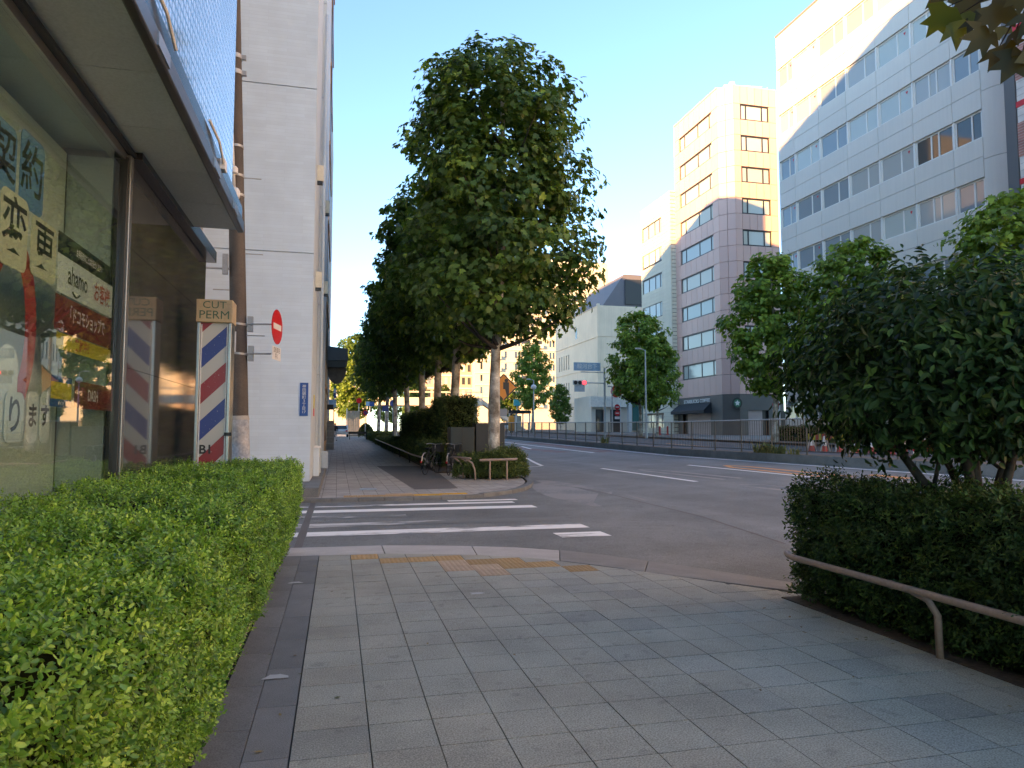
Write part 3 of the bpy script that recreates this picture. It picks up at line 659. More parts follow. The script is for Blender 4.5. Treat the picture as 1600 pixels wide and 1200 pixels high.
# canopy
for i in range(-8, 10):
    a, b = 8.0-(i+1)*.86, 8.0-i*.86
    if b > 8.01: continue
    MB().box(WX+.02, -1.075, a+.003, b-.003, zc, zc+.02).build('soffit_panel', m_soffit, shop)
for i in range(10, 18):
    MB().box(WX+.02, -1.075, 8.0-(i+1)*.86+.003, 8.0-i*.86-.003, zc, zc+.02).build('soffit_panel', m_soffit, shop) if i < 20 else None
MB().box(WX, -1.172, -8, 7.99, zc+.022, zc+.42).build('canopy_core', m_dark, shop)
MB().box(-1.075, -1.01, -8, 8.02, zc-.03, zc+.10).build('canopy_fascia', m_fascia, shop, bevel=.012)
MB().box(-1.10, -1.03, -8, 8.01, zc+.102, zc+.26).build('canopy_gutter', m_fasc_d, shop, bevel=.01)
for y in (4.2, 6.1, 7.2): MB().box(-1.015, -1.0, y, y+.28, zc-.005, zc+.075).build('fascia_bracket', m_alu, shop)
for y in (4.0, 5.9): MB().tube([(-1.02,y,zc+.30),(-1.0,y+.35,zc+.27),(-1.0,y+.6,zc+.18)], .012, 6).build('cable', m_white, shop)
MB().box(-1.03,-.99,6.5,6.62,zc+.13,zc+.22).build('junction_box', m_white, shop)
# window posters on the inner side of the glass (read from the street)
XP = WX-.03; UX, UZ = (0,1,0), (0,0,1)
def wy(px, py): p = onx(px, py, XP); return p.y, p.z
def poster(label, corners, mat, th=.004):
    (y0,z0),(y1,z1) = wy(*corners[0]), wy(*corners[1])
    return thing('window_poster', label, 'poster', (XP, (y0+y1)/2, z1)), min(y0,y1), max(y0,y1), max(z0,z1), min(z0,z1)
def rrect(m, x, y0, y1, z0, z1, r=.05, n=5):
    pts = []
    for cy, cz, a0 in ((y1-r,z1-r,0),(y0+r,z1-r,90),(y0+r,z0+r,180),(y1-r,z0+r,270)):
        for k in range(n+1): a = R(a0+90*k/n); pts.append((cy+r*math.cos(a), cz+r*math.sin(a)))
    b = len(m.v); K = len(pts)
    m.v += [(x-.003,y,z) for y,z in pts]+[(x,y,z) for y,z in pts]
    m.f += [tuple(b+i for i in range(K))[::-1], tuple(b+K+i for i in range(K))]; m.mi += [m.cur]*2
    for i in range(K): j = (i+1)%K; m.f.append((b+i,b+j,b+K+j,b+K+i)); m.mi.append(m.cur)
    return m
m_pblue = M('poster_blue', (.10,.24,.42), .5, .08, 3); m_pcream = M('poster_cream', (.55,.58,.42), .5, .08, 3); m_pgrey = M('poster_pale', (.60,.68,.66), .5, .06, 3)
m_pred = M('poster_red', (.36,.03,.035), .5, .1, 3); m_pmar = M('poster_maroon', (.20,.035,.03), .5, .1, 4); m_pyel = M('poster_yellow', (.55,.45,.04), .5, .1, 4)
m_ink = flat('ink', (.015,.016,.018), .5); m_inkw = flat('ink_white', (.75,.75,.72), .5); m_inkr = flat('ink_red', (.40,.02,.03), .5)
SX = -1                                          # lettering faces the street: reading runs away from the eye (+y)
def ptext(body, y, z, size, mat, par, sx=1, x=XP+.0012, bold=0): return text('lettering', body, size, (x,y,z), UX, UZ, mat, par, sx=sx, bold=bold)
LAY = [0]
GW = 'posters on the shop window'
def card(label, y0, y1, z0, z1, mat, body, ink, size, sx=1, r=.05, bold=.004):
    t = thing('window_poster', label, 'poster', (XP, (y0+y1)/2, z0), GW)
    LAY[0] += .0016; x_ = XP+LAY[0]-.006
    rrect(MB(), x_, y0, y1, z0, z1, r).build('sheet', mat, t)
    if body: ptext(body, (y0+y1)/2, (z0+z1)/2, size, ink, t, sx, x_+.0008, bold=bold)
    return t
# characters in cards: blue pair, cream pair
def pxcard(label, l, r_, t, b, mat, body, ink, f=.85, **k):
    y0 = onx(l, (t+b)/2, XP).y; y1 = onx(r_, (t+b)/2, XP).y; zc_ = onx((l+r_)/2, (t+b)/2, XP).z
    s = onx((l+r_)/2, t, XP).z-onx((l+r_)/2, b, XP).z
    return card(label, y0, y1, zc_-s/2, zc_+s/2, mat, body, ink, min(s, (y1-y0)*1.15)*f, **k)
pxcard('blue card with one bold black character, cut by the left picture edge', -14, 28, 186, 300, m_pblue, '契', m_ink)
pxcard('blue card with one bold black character, right of the pair high on the glass', 32, 70, 212, 332, m_pblue, '約', m_ink)
pxcard('cream card with one black character, left of the lower pair', 0, 44, 300, 420, m_pcream, '変', m_ink)
pxcard('cream card with one black character beside the long white banner', 48, 88, 345, 438, m_pcream, '更', m_ink)
# big red ring
t = thing('window_sticker', 'big red ring shaped sticker on the shop window', 'sticker', (XP, 4.2, 1.2), GW)
m = MB(); yc = onx(18,500,XP).y; zc2 = onx(18,508,XP).z; ry = .33; rz_ = .50; n = 40
for k in range(n):
    a = 2*math.pi*k/n; ca, sa = math.cos(a), math.sin(a)
    for q in (1, .56): m.v.append((XP-.0075, yc+ry*q*ca, zc2+rz_*(q if q == 1 else .70)*sa))
for k in range(n): j = (k+1) % n; m.f.append((2*k, 2*j, 2*j+1, 2*k+1)[::-1]); m.mi.append(0)
m.build('ring', m_pred, t)
rrect(MB(), XP-.0068, yc-.12, yc+.12, zc2-.62, zc2-.1, .11).build('tongue', m_pgrey, t)
# oval cards with one letter each low on the glass
for l, r_, ch, nm in ((6,36,'り','oval white card with a looped character, left of three low on the glass'),(40,58,'ま','oval white card with one character, middle of three low on the glass'),(60,76,'す','oval white card with one character, right of three low on the glass')):
    pxcard(nm, l, r_, 612, 692, m_pgrey, ch, m_ink, .8, r=.05)
# layered banner: black strip, white panel, maroon band, product row
def strip_poster(label, l, r_, t_, b_, mat, items):
    pm = (l+r_)/2; y0, y1 = onx(l, (t_+b_)/2, XP).y, onx(r_, (t_+b_)/2, XP).y
    z1, z0 = onx(pm, t_, XP).z, onx(pm, b_, XP).z
    t = thing('window_poster', label, 'poster', (XP, (y0+y1)/2, z0), GW); h = z1-z0
    LAY[0] += .0016; x_ = XP+LAY[0]-.006
    MB().box(x_-.001, x_, y0, y1, z0, z1).build('sheet', mat, t)
    for body, fy, fz, sz, ink, sx in items: ptext(body, y0+(y1-y0)*fy, z0+h*fz, h*sz, ink, t, sx, x_+.0007, bold=.002)
    return t, y0, y1, z0, z1
strip_poster('black poster strip with white lettering above the white banner', 88, 172, 388, 420, m_ink, [('お手続きのことはお任せください', .56, .5, .42, m_inkw, .62)])
t, y0, y1, z0, z1 = strip_poster('white banner reading ahamo with red characters beside it', 86, 174, 420, 476, m_pgrey, [('ahamo', .33, .56, .72, m_ink, .8),('お客様', .78, .5, .62, m_inkr, .8)])
sml = MB(); sml.tube([(XP+LAY[0]-.005, y0+(y1-y0)*(.24+.12*k/8), z0+(z1-z0)*(.17-.10*math.sin(math.pi*k/8))) for k in range(9)], .007, 5); sml.build('smile_mark', m_ink, t)
strip_poster('maroon banner with large white lettering and yellow edge', 82, 172, 478, 530, m_pmar, [('「ドコモショップで', .52, .55, .52, m_inkw, .72)])
t, y0, y1, z0, z1 = strip_poster('yellow edged red notice under the maroon banner', 84, 170, 532, 556, m_pyel, [('実施中！', .45, .5, .8, m_inkr, 1)])
t, y0, y1, z0, z1 = strip_poster('yellow and blue card low in the shop window', 75, 108, 588, 636, m_blue, [('dポイント', .5, .12, .16, m_inkw, .7)])
MB().box(XP+LAY[0]-.0059, XP+LAY[0]-.0054, y0, y1, z0+(z1-z0)*.25, z0+(z1-z0)*.8).build('band', m_pyel, t)
strip_poster('dark red poster reading DASH low in the shop window', 112, 172, 600, 640, m_pmar, [('DASH', .45, .5, .62, m_inkw, .75)])
# ------------------------------------------------------------------ barber post
bx, by = -1.24, 7.9
bp = thing('barber_post', 'barber post with slanting red, white and blue stripes and a CUT PERM box', 'barber pole', (bx,by,0))
m_stripe, N, L, B = nodes('barber_stripes')
tc = N.new('ShaderNodeTexCoord'); sp = N.new('ShaderNodeSeparateXYZ'); L.new(tc.outputs['Object'], sp.inputs[0])
def mth(op, a, b=None):
    x = N.new('ShaderNodeMath'); x.operation = op
    for i, q in enumerate((a, b)):
        if q is None: continue
        if isinstance(q, (int, float)): x.inputs[i].default_value = q
        else: L.new(q, x.inputs[i])
    return x.outputs[0]
d = mth('SUBTRACT', sp.outputs[2], sp.outputs[0])
ph = mth('FRACT', mth('DIVIDE', mth('ADD', d, 14.91), .74))
cr = N.new('ShaderNodeValToRGB'); cr.color_ramp.interpolation = 'CONSTANT'; e = cr.color_ramp.elements
WC = (.50,.50,.47,1); e[0].position = 0; e[0].color = WC; e[1].position = .23; e[1].color = (.26,.016,.025,1)
for p_, c_ in ((.5,WC),(.73,(.022,.04,.22,1))): q = e.new(p_); q.color = c_
L.new(ph, cr.inputs[0])
nz = N.new('ShaderNodeTexNoise'); nz.inputs['Scale'].default_value = 60; L.new(tc.outputs['Object'], nz.inputs['Vector'])
mr = N.new('ShaderNodeMapRange'); mr.inputs[1].default_value = .68; mr.inputs[2].default_value = .72; L.new(nz.outputs[0], mr.inputs[0])
mxx = N.new('ShaderNodeMix'); mxx.data_type = 'RGBA'; mxx.inputs[7].default_value = (.42,.42,.42,1); L.new(mr.outputs[0], mxx.inputs[0]); L.new(cr.outputs[0], mxx.inputs[6])
L.new(mxx.outputs[2], B.inputs['Base Color']); B.inputs['Roughness'].default_value = .3
hw = .15
MB().box(bx-hw+.012, bx+hw-.012, by-.10, by+.10, .0, 2.5).build('striped_panel', m_stripe, bp)
for s_ in (-1,1):
    MB().box(bx+s_*hw-.016, bx+s_*hw+.016, by-.125, by+.115, 0, 2.5).build('side_rail', m_alu, bp, bevel=.005)
    MB().box(bx+s_*(hw-.026)-.005, bx+s_*(hw-.026)+.005, by-.112, by-.1005, .02, 2.48).build('trim', m_white, bp)
lb = MB().box(bx-.175, bx+.175, by-.15, by+.13, 2.5, 2.735).build('lamp_box', M('lamp_box_cream', (.44,.34,.20), .55, .22, 5, c2=(.36,.30,.20)), bp, bevel=.008)
m_sgreen = flat('sign_green', (.05,.11,.065), .5)
text('lettering', 'CUT', .105, (bx+.0,by-.152,2.675), (1,0,0), (0,0,1), m_sgreen, lb, sx=1.1); text('lettering', 'PERM', .12, (bx,by-.152,2.572), (1,0,0), (0,0,1), m_sgreen, lb, sx=1.05)
text('lettering', 'B1', .125, (bx-.055,by-.103,1.20), (1,0,0), (0,0,1), m_black, bp, bold=.003)
MB().box(bx+.12,bx+.19,by-.135,by-.126,1.34,1.375).build('latch', m_black, bp)
MB().box(bx-.22,bx+.22,by-.16,by+.15,0,.05).build('base_plate', m_galv, bp)
# ------------------------------------------------------------------ utility pole
P0 = Vector((-1.82,15.0,0)); P1 = Vector((-2.36,15.0,14.5))
up_ = thing('utility_pole', 'brown grey utility pole with climbing bolts and steel bands', 'utility pole', (P0.x,P0.y,0))
pol = lambda z: P0.lerp(P1, z/14.5); prad = lambda z: .175-.0045*z
MB().tube([pol(z) for z in (-.1,2,4,6,8,10,12,14.5)], [prad(z) for z in (-.1,2,4,6,8,10,12,14.5)], 20).build('pole', M('concrete_pole', (.115,.098,.085), .85, .25, 1.8, 60, .2, streak=.25), up_, smooth=True)
MB().tube([pol(z) for z in (.02,.9,1.62)], [prad(z)+.012 for z in (.02,.9,1.62)], 20).build('base_wrap', M('base_wrap', (.30,.35,.42), .6, .35, 5, 20, .2, c2=(.42,.41,.40)), up_, smooth='auto')
MB().tube([pol(1.62),pol(1.70)], [prad(1.6)+.02,prad(1.7)+.004], 20).build('wrap_collar', M('wrap_collar', (.42,.40,.36), .7), up_, smooth='auto')
for i, z in enumerate((2.55,3.3,4.2,4.95,5.7,6.5,7.3)):
    s_ = 1 if i % 2 else -1; p = pol(z)
    MB().tube([p+Vector((s_*prad(z)*.8,-.02,0)), p+Vector((s_*(prad(z)+.30 if s_ < 0 else prad(z)+.34),-.02,.0))], .011, 6).build('climbing_bolt', m_galv, up_)
for z in (8.62,8.95): MB().tube([pol(z),pol(z+.09)], prad(z)+.018, 20).build('steel_band', m_galv, up_, smooth='auto'); MB().box(pol(z).x+prad(z), pol(z).x+prad(z)+.09, 14.96, 15.04, z+.01, z+.10).build('band_clamp', m_galv, up_)
for z in (7.1,6.1,6.5): MB().tube([pol(z),pol(z+.05)], prad(z)+.012, 20).build('steel_band', m_galv, up_, smooth='auto')
MB().tube([pol(12)+Vector((-.17,-.13,0)), pol(8.2)+Vector((-.16,-.16,0)), pol(7.4)+Vector((-.05,-.2,0)), pol(6.2)+Vector((-.02,-.2,0))], .035, 8).build('conduit', m_white, up_, smooth=True)
MB().lathe([(.05,0),(.09,.03),(.09,.16),(.05,.22)], tuple(pol(6.0)+Vector((0,-.2,0))), 12).build('conduit_head', m_white, up_, smooth='auto')
MB().lathe([(.045,0),(.08,.02),(.08,.12),(.045,.16)], tuple(pol(6.5)+Vector((-.02,-.2,0))), 12).build('conduit_head', m_white, up_, smooth='auto')
MB().box(-2.03,-1.96,14.80,14.82,2.95,3.35).build('number_plate', m_white, up_)
# bracket above the barber post
MB().tube([pol(4.62)+Vector((-.75,-.05,.0)), pol(4.62)+Vector((-.1,-.05,0))], .02, 6).build('arm', m_galv, up_); MB().box(-2.26,-2.16,14.86,14.96,4.5,4.9).build('arm_clamp', m_galv, up_)
# no entry sign
c = ony(432.5, 511, 14.75); ne = thing('no_entry_sign', 'red no entry disc with white bar clamped to the brown pole', 'sign', (c.x,c.y,c.z))
rd = .345; fx = Vector((.58,-.80,0)).normalized()   # sign turned: faces the traffic in the side street
fx = Vector((.36,-.93,0)).normalized(); ux = Vector((-fx.y, fx.x, 0)); ux = Vector((.21,.978,0)).normalized(); fx = Vector((.978,-.21,0))
def disc(mbld, c, u, nrm, r, th, k=28, squash=1):
    w = Vector((0,0,1)); b = len(mbld.v); c = Vector(c)
    for q in (0, th):
        for j in range(k): a = 2*math.pi*j/k; mbld.v.append(tuple(c+u*math.cos(a)*r+w*math.sin(a)*r*squash+nrm*q))
    mbld.f += [tuple(b+j for j in range(k))[::-1], tuple(b+k+j for j in range(k))]; mbld.mi += [mbld.cur]*2
    for j in range(k): j2 = (j+1)%k; mbld.f.append((b+j,b+j2,b+k+j2,b+k+j)); mbld.mi.append(mbld.cur)
    return mbld
sn = disc(MB(), c, ux, fx, rd, .012).build('disc', m_red, ne); dz = Vector((0,0,1))
MB().obox(c, ux, dz, fx, -.25, .25, -.058, .058, .0121, .015).build('white_bar', m_white, sn)
pl = MB().obox(c-dz*.53, ux, dz, fx, -.27, .27, -.13, .13, 0, .01).build('supplementary_plate', m_white, ne)
text('lettering', '自転車を\n除く', .12, c-dz*.53+fx*.0115, ux, dz, m_black, pl, sx=.9)
for q in (.06,-.53):
    pz = c.z+q; pp = pol(pz)
    a = MB().tube([(pp.x+prad(pz)*.6, 14.93, pz), (c.x-.1, 14.80, pz)], .018, 6); a.build('bracket_arm', m_galv, ne)
    MB().box(pp.x+prad(pz)+.02, pp.x+prad(pz)+.12, 14.9, 15.05, pz-.14, pz+.16).build('clamp', m_galv, ne)
    MB().tube([(pp.x-.0,15.0,pz-.02),(pp.x+.003,15.0,pz+.02)], prad(pz)+.012, 20).build('clamp_ring', m_galv, ne, smooth='auto')
# ------------------------------------------------------------------ white building at the far corner of the side street
m_wwall = gridmat('white_board_wall', (.62,.73,.82), (.58,.685,.77), .9, .085, .005, .75, 'XZ', .03, bump=.25, offset=.5, soil=.06)
m_wside = M('white_side_wall', (.60,.68,.73), .8, .07, 1.2, streak=.1)
wb = thing('white_building', 'tall plain white building at the far corner with shallow joints', 'building', (-3,20,0))
FY = 17.8; FXR = -.62
zj = [.2, 5.72, 9.85, 14.0, 18.2, 22.4, 26.6, 29.9]
def brd(m, a, b, c, d, y0, y1): return m.box(a, b, y0, y1, c, d)
core_w = MB().box(-26, FXR-.05, FY+.05, 30, -.1, 29.9); core_w.build('wall', m_wside, wb)
for c_, d_ in zip(zj, zj[1:]):
    for a_, b_ in ((-14,-8.2),(-8.2,-3.62),(-3.62,FXR)):
        MB().box(a_+.008, b_-.008, FY, FY+.04, c_+.012, d_-.012).build('wall_panel', m_wwall, wb)
zk = [.2,3.1,5.2,8.2,11.6,14.6,18,22,26.6,29.9]
for c_, d_ in zip(zk, zk[1:]): MB().box(FXR-.04, FXR, FY+.05, 21.9, c_+.01, d_-.01).build('wall_panel', m_wside, wb); MB().box(FXR-.04, FXR+.10, 22.0, 30, c_+.01, d_-.01).build('wall_panel', m_wside, wb)
MB().box(-14, -.36, 15.75, FY-.002, -.05, .2).build('step', m_conc, wb, bevel=.01); MB().box(FXR-.02, -.36, FY, 27, -.05, .2).build('step', m_conc, wb, bevel=.01)
MB().tube([(FXR+.12,21.6,.2),(FXR+.12,21.6,14)], .05, 8).build('drainpipe', m_wside, wb, smooth=True)
pw = thing('address_plate', 'narrow blue plate with white vertical lettering on the white wall', 'sign', (-.8,FY-.01,1.7))
a, b = ony(469,598,FY), ony(481,650,FY)
pb = MB().box(a.x, b.x, FY-.016, FY-.002, b.z, a.z).build('plate', m_blue, pw)
text('lettering', '神\n田\n錦\n町\n３\n丁\n目\n17', .092, ((a.x+b.x)/2, FY-.0175, (a.z+b.z)/2), (1,0,0), (0,0,1), m_inkw, pb)
for k, (y0_, z0_) in enumerate(((19.2,8.0),(19.2,5.15),(24,8.6),(24,5.9))):
    t = thing('wall_lamp', ('cream box lamp, upper one near the white wall corner','cream box lamp, lower one near the white wall corner','small far box lamp high on the white side wall','small far box lamp low on the white side wall')[k], 'lamp', (FXR,y0_,z0_), 'box lamps on the white side wall')
    x0_ = FXR+(.0 if k < 2 else .10)
    MB().box(x0_+.001, x0_+.16, y0_-.09, y0_+.09, z0_, z0_+.42).build('lamp_box', M('lamp_cream%d'%k, (.62,.58,.46), .5), t, bevel=.01); MB().box(x0_+.001, x0_+.14, y0_-.08, y0_+.08, z0_-.07, z0_-.002).build('lamp_base', m_dark, t)
t = thing('wall_notice', 'small yellow and red notice on the white side wall', 'sign', (FXR,19.6,1.75)); MB().box(FXR+.001,FXR+.02,19.4,19.75,2.0,2.35).build('yellow_panel', m_pyel, t); MB().box(FXR+.001,FXR+.02,19.4,19.75,1.8,1.995).build('red_panel', m_red, t)
t = thing('meter_box', 'white box cabinet on the step beside the white side wall', 'cabinet', (FXR,20.2,.2)); MB().box(FXR+.002,FXR+.16,19.9,20.6,.2,.95).build('body', m_wside, t, bevel=.015); MB().box(FXR+.01,FXR+.19,19.86,20.64,.952,1.0).build('lid', m_white, t)
t = thing('sandwich_board', 'grey leaning panel at the foot of the white side wall', 'board', (FXR+.2,24.5,.2)); MB().prism([(FXR+.12,24.2),(FXR+.34,24.2),(FXR+.14,25.0),(FXR+.12,25.0)], .2, .75).build('panel', m_galv, t)
# next buildings along the left pavement
def slabhouse(label, x1, y0, y1, z1, mat, group=None, name='street_building', xb=-26):
    t = thing(name, label, 'building', (x1-2,(y0+y1)/2,0), group)
    MB().box(xb, x1, y0, y1, -.1, z1).build('wall', mat, t)
    return t
m_orangewall = M('reflected_sun_wall', (.50,.33,.18), .7, .1, 1.5, streak=.1)  # orange of sunlight reflected from across the road is put into this colour
t1 = slabhouse('narrow tan building beyond the white wall, reflected sun put into its colour', -.52, 30.1, 37, 33.3, m_orangewall)
for k in range(8):
    MB().box(-.52, -.47, 30.1, 37, 3.2+3.4*k, 3.35+3.4*k).build('ledge', m_orangewall, t1)
    for j in range(2): MB().box(-.518, -.505, 30.9+j*3, 32.9+j*3, 1+3.4*k, 2.8+3.4*k).build('window', m_dark, t1)
t2 = slabhouse('dark fronted shop beyond the tan building, raised tall to cast shade', -.85, 37.1, 66, 25.5, M('dark_shop_wall', (.12,.115,.11), .7, .15, 1))  # hidden upper height added for the shadow it throws across the street
slabhouse('plain grey building farther along the left pavement, added unseen to shade the hall', -1.0, 66.1, 90, 35.5, M('far_grey_wall', (.3,.29,.28), .8, .1, 1), xb=-9)  # hidden block, sized so that its shadow covers the concrete hall
for j in range(5): MB().box(-.848,-.81,47.8+j*3.6,50.6+j*3.6,.35,2.6).build('shop_window', m_black, t2)
# projecting eave with a round board hanging under it
ev = thing('projecting_eave', 'dark grey projecting eave with a half round board under it', 'canopy', (-.4,44,4.5))
a = ony(507,523,44); b = ony(543,556,44)
MB().prism([(-.845,42.6),(b.x,42.6),(b.x,47),(-.845,47)], 5.55, lambda x,y: 6.35-.12*(x+.4)).build('roof', M('slate_metal', (.10,.115,.13), .45, .1, 2), ev)
MB().box(-.84, b.x-.12, 42.7, 46.9, 5.15, 5.548).build('fascia', m_dark, ev)
hr = MB(); cxx = b.x-.62
pts = [(cxx+.56*math.cos(R(q)), 5.15+.95*math.sin(R(q))) for q in range(180,361,15)]
n = len(pts); hr.v += [(x,43.0,z) for x,z in pts]+[(x,43.3,z) for x,z in pts]
hr.f += [tuple(range(n)), tuple(range(n,2*n))[::-1]]+[(i,i+n,(i+1)%n+n,(i+1)%n) for i in range(n)]; hr.mi += [0]*(n+2)
hr.build('round_board', M('weathered_board', (.16,.145,.12), .8, .4, 3), ev)
# ------------------------------------------------------------------ big buildings across the street
GLS = [flat('pane_sky', (.24,.29,.32), .04, spec=1.0), flat('pane_pale', (.5,.54,.5), .06, spec=.9), flat('pane_dark', (.035,.04,.042), .04, spec=1.0), flat('pane_curtain', (.42,.43,.41), .07, spec=.9)]  # reflected sky and curtain tone are put into the lighter pane colours
GLP = [flat('pane_curtain_sheen', (.62,.62,.52), .08, spec=.9), flat('pane_green_grey', (.46,.50,.44), .05, spec=1.0), flat('pane_cream', (.60,.56,.44), .08, spec=.9), GLS[1]]
m_wframe = flat('white_frame', (.78,.77,.72), .45); m_bframe = flat('dark_frame', (.03,.03,.032), .4)
W_U, W_N = Vector((0,-1,0)), Vector((-1,0,0))       # facade parallel to the street: u runs towards the eye (picture right)
S_U, S_N = Vector((1,0,0)), Vector((0,-1,0))        # facade facing along the street to the eye
Z_ = Vector((0,0,1))
def fb(m, o, u, n, a0, a1, z0, z1, n0, n1): return m.obox(o, u, Z_, n, a0, a1, z0, z1, n0, n1)
def win(parent, o, u, n, a0, a1, z0, z1, splits, frame, rec, ft=.05, glass=None, sill=False):
    """window: frame part with one pane per light"""
    fr = MB(); k = .06
    fb(fr,o,u,n,a0,a1,z0,z0+ft,-rec,-rec+k); fb(fr,o,u,n,a0,a1,z1-ft,z1,-rec,-rec+k)
    xs = [a0]+[a0+(a1-a0)*s for s in splits]+[a1]
    for i, x in enumerate(xs):
        c0, c1 = (x, x+ft) if i == 0 else ((x-ft, x) if i == len(xs)-1 else (x-ft/2, x+ft/2)); fb(fr,o,u,n,c0,c1,z0+ft,z1-ft,-rec+.001,-rec+k-.001)
    f = fr.build('window', frame, parent)
    for i in range(len(xs)-1):
        fb(MB(),o,u,n,xs[i]+ft*.4,xs[i+1]-ft*.4,z0+ft*.5,z1-ft*.5,-rec+.012,-rec+.02).build('pane', glass or random.choice(GLS), f)
    return f
# ---- white office block with ribbon windows
OX = 32.0; OY0, OY1 = 29.0, 46.25                    # right (near) and left (far) ends of the flat facade
office = thing('office_building', 'long white office block with ribbon windows rising behind the street trees', 'building', (OX+5,38,.6))
m_off = M('white_panel', (.72,.68,.61), .6, .03, .6, 50, .04, rnd=.03, streak=.05)
m_offj = flat('panel_joint', (.2,.2,.2), .8)
OO = Vector((OX, OY1, 0)); LEN = OY1-OY0
bays = [0]+[OY1-onx(px,py,OX).y for px,py in ((1243,310),(1282,290),(1325,268),(1373,245),(1427,218),(1488,190))]+[LEN]
bays = [LEN*0+b for b in bays]
wt = [18.02+3.58*k for k in range(-4,4)]             # window heads
MB().box(OX+.32, OX+16, OY0-1.6, OY1-.01, .4, 31.3).build('wall', m_offj, office)
WH = 1.5
for k, h in enumerate(wt):
    for i in range(len(bays)-1):
        a0, a1 = bays[i], bays[i+1]
        # spandrel above this window, two panels high
        top = (wt[k+1]-WH) if k+1 < len(wt) else 31.35
        mid = h+(top-h)*.52
        for z0, z1 in ((h,mid),(mid,top)): fb(MB(),OO,W_U,W_N,a0+.012,a1-.012,z0+.012,z1-.012,-.30,0).build('panel', m_off, office)
        r_ = random.random(); g = None
        w = win(office, OO, W_U, W_N, a0+.06, a1-.06, h-WH, h, (.62,) if i not in (5,) else (.42,.62), m_wframe, .17, .09, GLS[2] if (k == 4 and i in (5,6)) else random.choice((GLS[0],GLS[0],GLS[1],GLS[3])))
        if i in (0,1,4) and k > 1:
            u = a0+.06+(a1-a0)*.8; MB().poly([OO+W_U*(u-.1)+Z_*(h-.28)+W_N*(-.135), OO+W_U*(u+.1)+Z_*(h-.28)+W_N*(-.135), OO+W_U*u+Z_*(h-.46)+W_N*(-.135)][::-1]).build('red_triangle', m_red, w)
        fb(MB(),OO,W_U,W_N,a0-.055,a0+.055,h-WH,h,-.30,-.04).build('mullion', m_wframe, office)
fb(MB(),OO,W_U,W_N,0,LEN,.5,wt[0]-WH,-.3,0).build('wall', m_off, office)
# rounded corner column
prof = [(OX, OY0-.02)]+[(OX+1.75-1.75*math.cos(R(a)), OY0-.02-1.75*math.sin(R(a))) for a in range(0,91,9)]+[(OX+10,OY0-1.77),(OX+10,OY0-.02)]
zl = [.5]+[h+.9 for h in wt]
for z0, z1 in zip(zl, zl[1:]+[31.35] if zl[-1] < 31 else zl[1:]): MB().prism(prof[::-1], z0+.012, z1-.012).build('corner_panel', m_off, office, smooth='auto')
fb(MB(),OO,W_U,W_N,-.05,LEN+.02,31.352,31.5,-.35,.05).build('parapet_cap', m_offj, office)
MB().tube([(OX+2,44,31.3),(OX+2,44,33.2)], .03, 6).build('antenna', m_galv, office)
MB().box(OX+5,OX+12,40,46,31.35,33.8).build('roof_house', m_off, office)
# ---- red and white tiled building at the right edge
rt_ = thing('tiled_building', 'white and red tiled building at the right picture edge', 'building', (33,22,.5))
m_rwt = gridmat('white_tile_wall', (.62,.60,.58), (.4,.38,.37), .3, .3, .012, .5, 'XZ', .04); m_rwr = gridmat('red_tile_wall', (.36,.16,.13), (.45,.4,.38), .3, .12, .01, .5, 'XZ', .2)
tx = ony(1591, 200, 24.0).x
MB().box(tx, tx+12, 14, 24.0, .4, 34).build('wall', m_rwt, rt_)
for k in range(9):
    zz = 3+3.4*k; MB().box(tx-.02, tx+12, 13.99, 24.02, zz, zz+1.5).build('tile_band', m_rwr, rt_)
    MB().box(tx-.03, tx+.25, 23.0, 24.03, zz+2.2, zz+2.45).build('red_tile', m_red, rt_)
# ---- pink clad corner building
PX, PY0, PY1 = 36.0, 61.9, 71.2
m_pink = M('pink_panel', (.74,.48,.40), .5, .03, .5, 40, .03, rnd=.045); m_dgrey = M('dark_stone_front', (.14,.13,.115), .6, .1, 1, rnd=.05)
pink = thing('pink_building', 'tall pink panelled corner building above a dark fronted coffee shop', 'building', (PX+4,66,.9))
zt = onx(1120,138,PX).z; ch = 1.15
xr = ony(1219, 400, PY0-ch).x
g0 = .9; g1 = onx(1122,617,PX).z                         # shop front, underside of pink cladding
pw0 = [onx(1140, y, PX).z for y in (164.5,215,265.5,316.5,368)]
FH = 3.13; wtop = [ony(1170, 164.5, PY0-ch).z-FH*k for k in range(9)]
MB().prism([(PX+.25,PY1),(PX+.25,PY0),(PX+ch,PY0-ch+.25),(xr-.02,PY0-ch+.25),(xr-.02,PY1)][::-1], .6, zt-.05).build('wall', m_bframe, pink)
OW = Vector((PX, PY1, 0)); LW = PY1-PY0; OS = Vector((PX+ch, PY0-ch, 0)); LS = xr-PX-ch
uC = Vector((1,-1,0)).normalized(); nC = Vector((-1,-1,0)).normalized(); OC = Vector((PX, PY0, 0)); LC = ch*math.sqrt(2)
levels = [zt]
for h in wtop: levels += [h+.06, h-1.52]
levels.append(g1)
def colsplit(n, L): return [L*i/n for i in range(n+1)]
def place_panels(o, u, n_, cols, wcols, L):
    for j in range(len(levels)-1):
        z1, z0 = levels[j], levels[j+1]
        isw = j % 2 == 1
        if z1-z0 > 2.2: zr = [(z0,(z0+z1)/2),((z0+z1)/2,z1)]
        else: zr = [(z0,z1)]
        for a, b in zip(cols, cols[1:]):
            if isw and wcols and a >= wcols[0]-.01 and b <= wcols[1]+.01: continue
            for q0, q1 in zr: fb(MB(),o,u,n_,a+.02,b-.02,q0+.018,q1-.018,-.25,0).build('panel', m_pink, pink)
        if isw and wcols:
            win(pink, o, u, n_, wcols[0]+.02, wcols[1]-.02, z0, z1, wcols[2], m_bframe, .16, .13, random.choice(GLP))
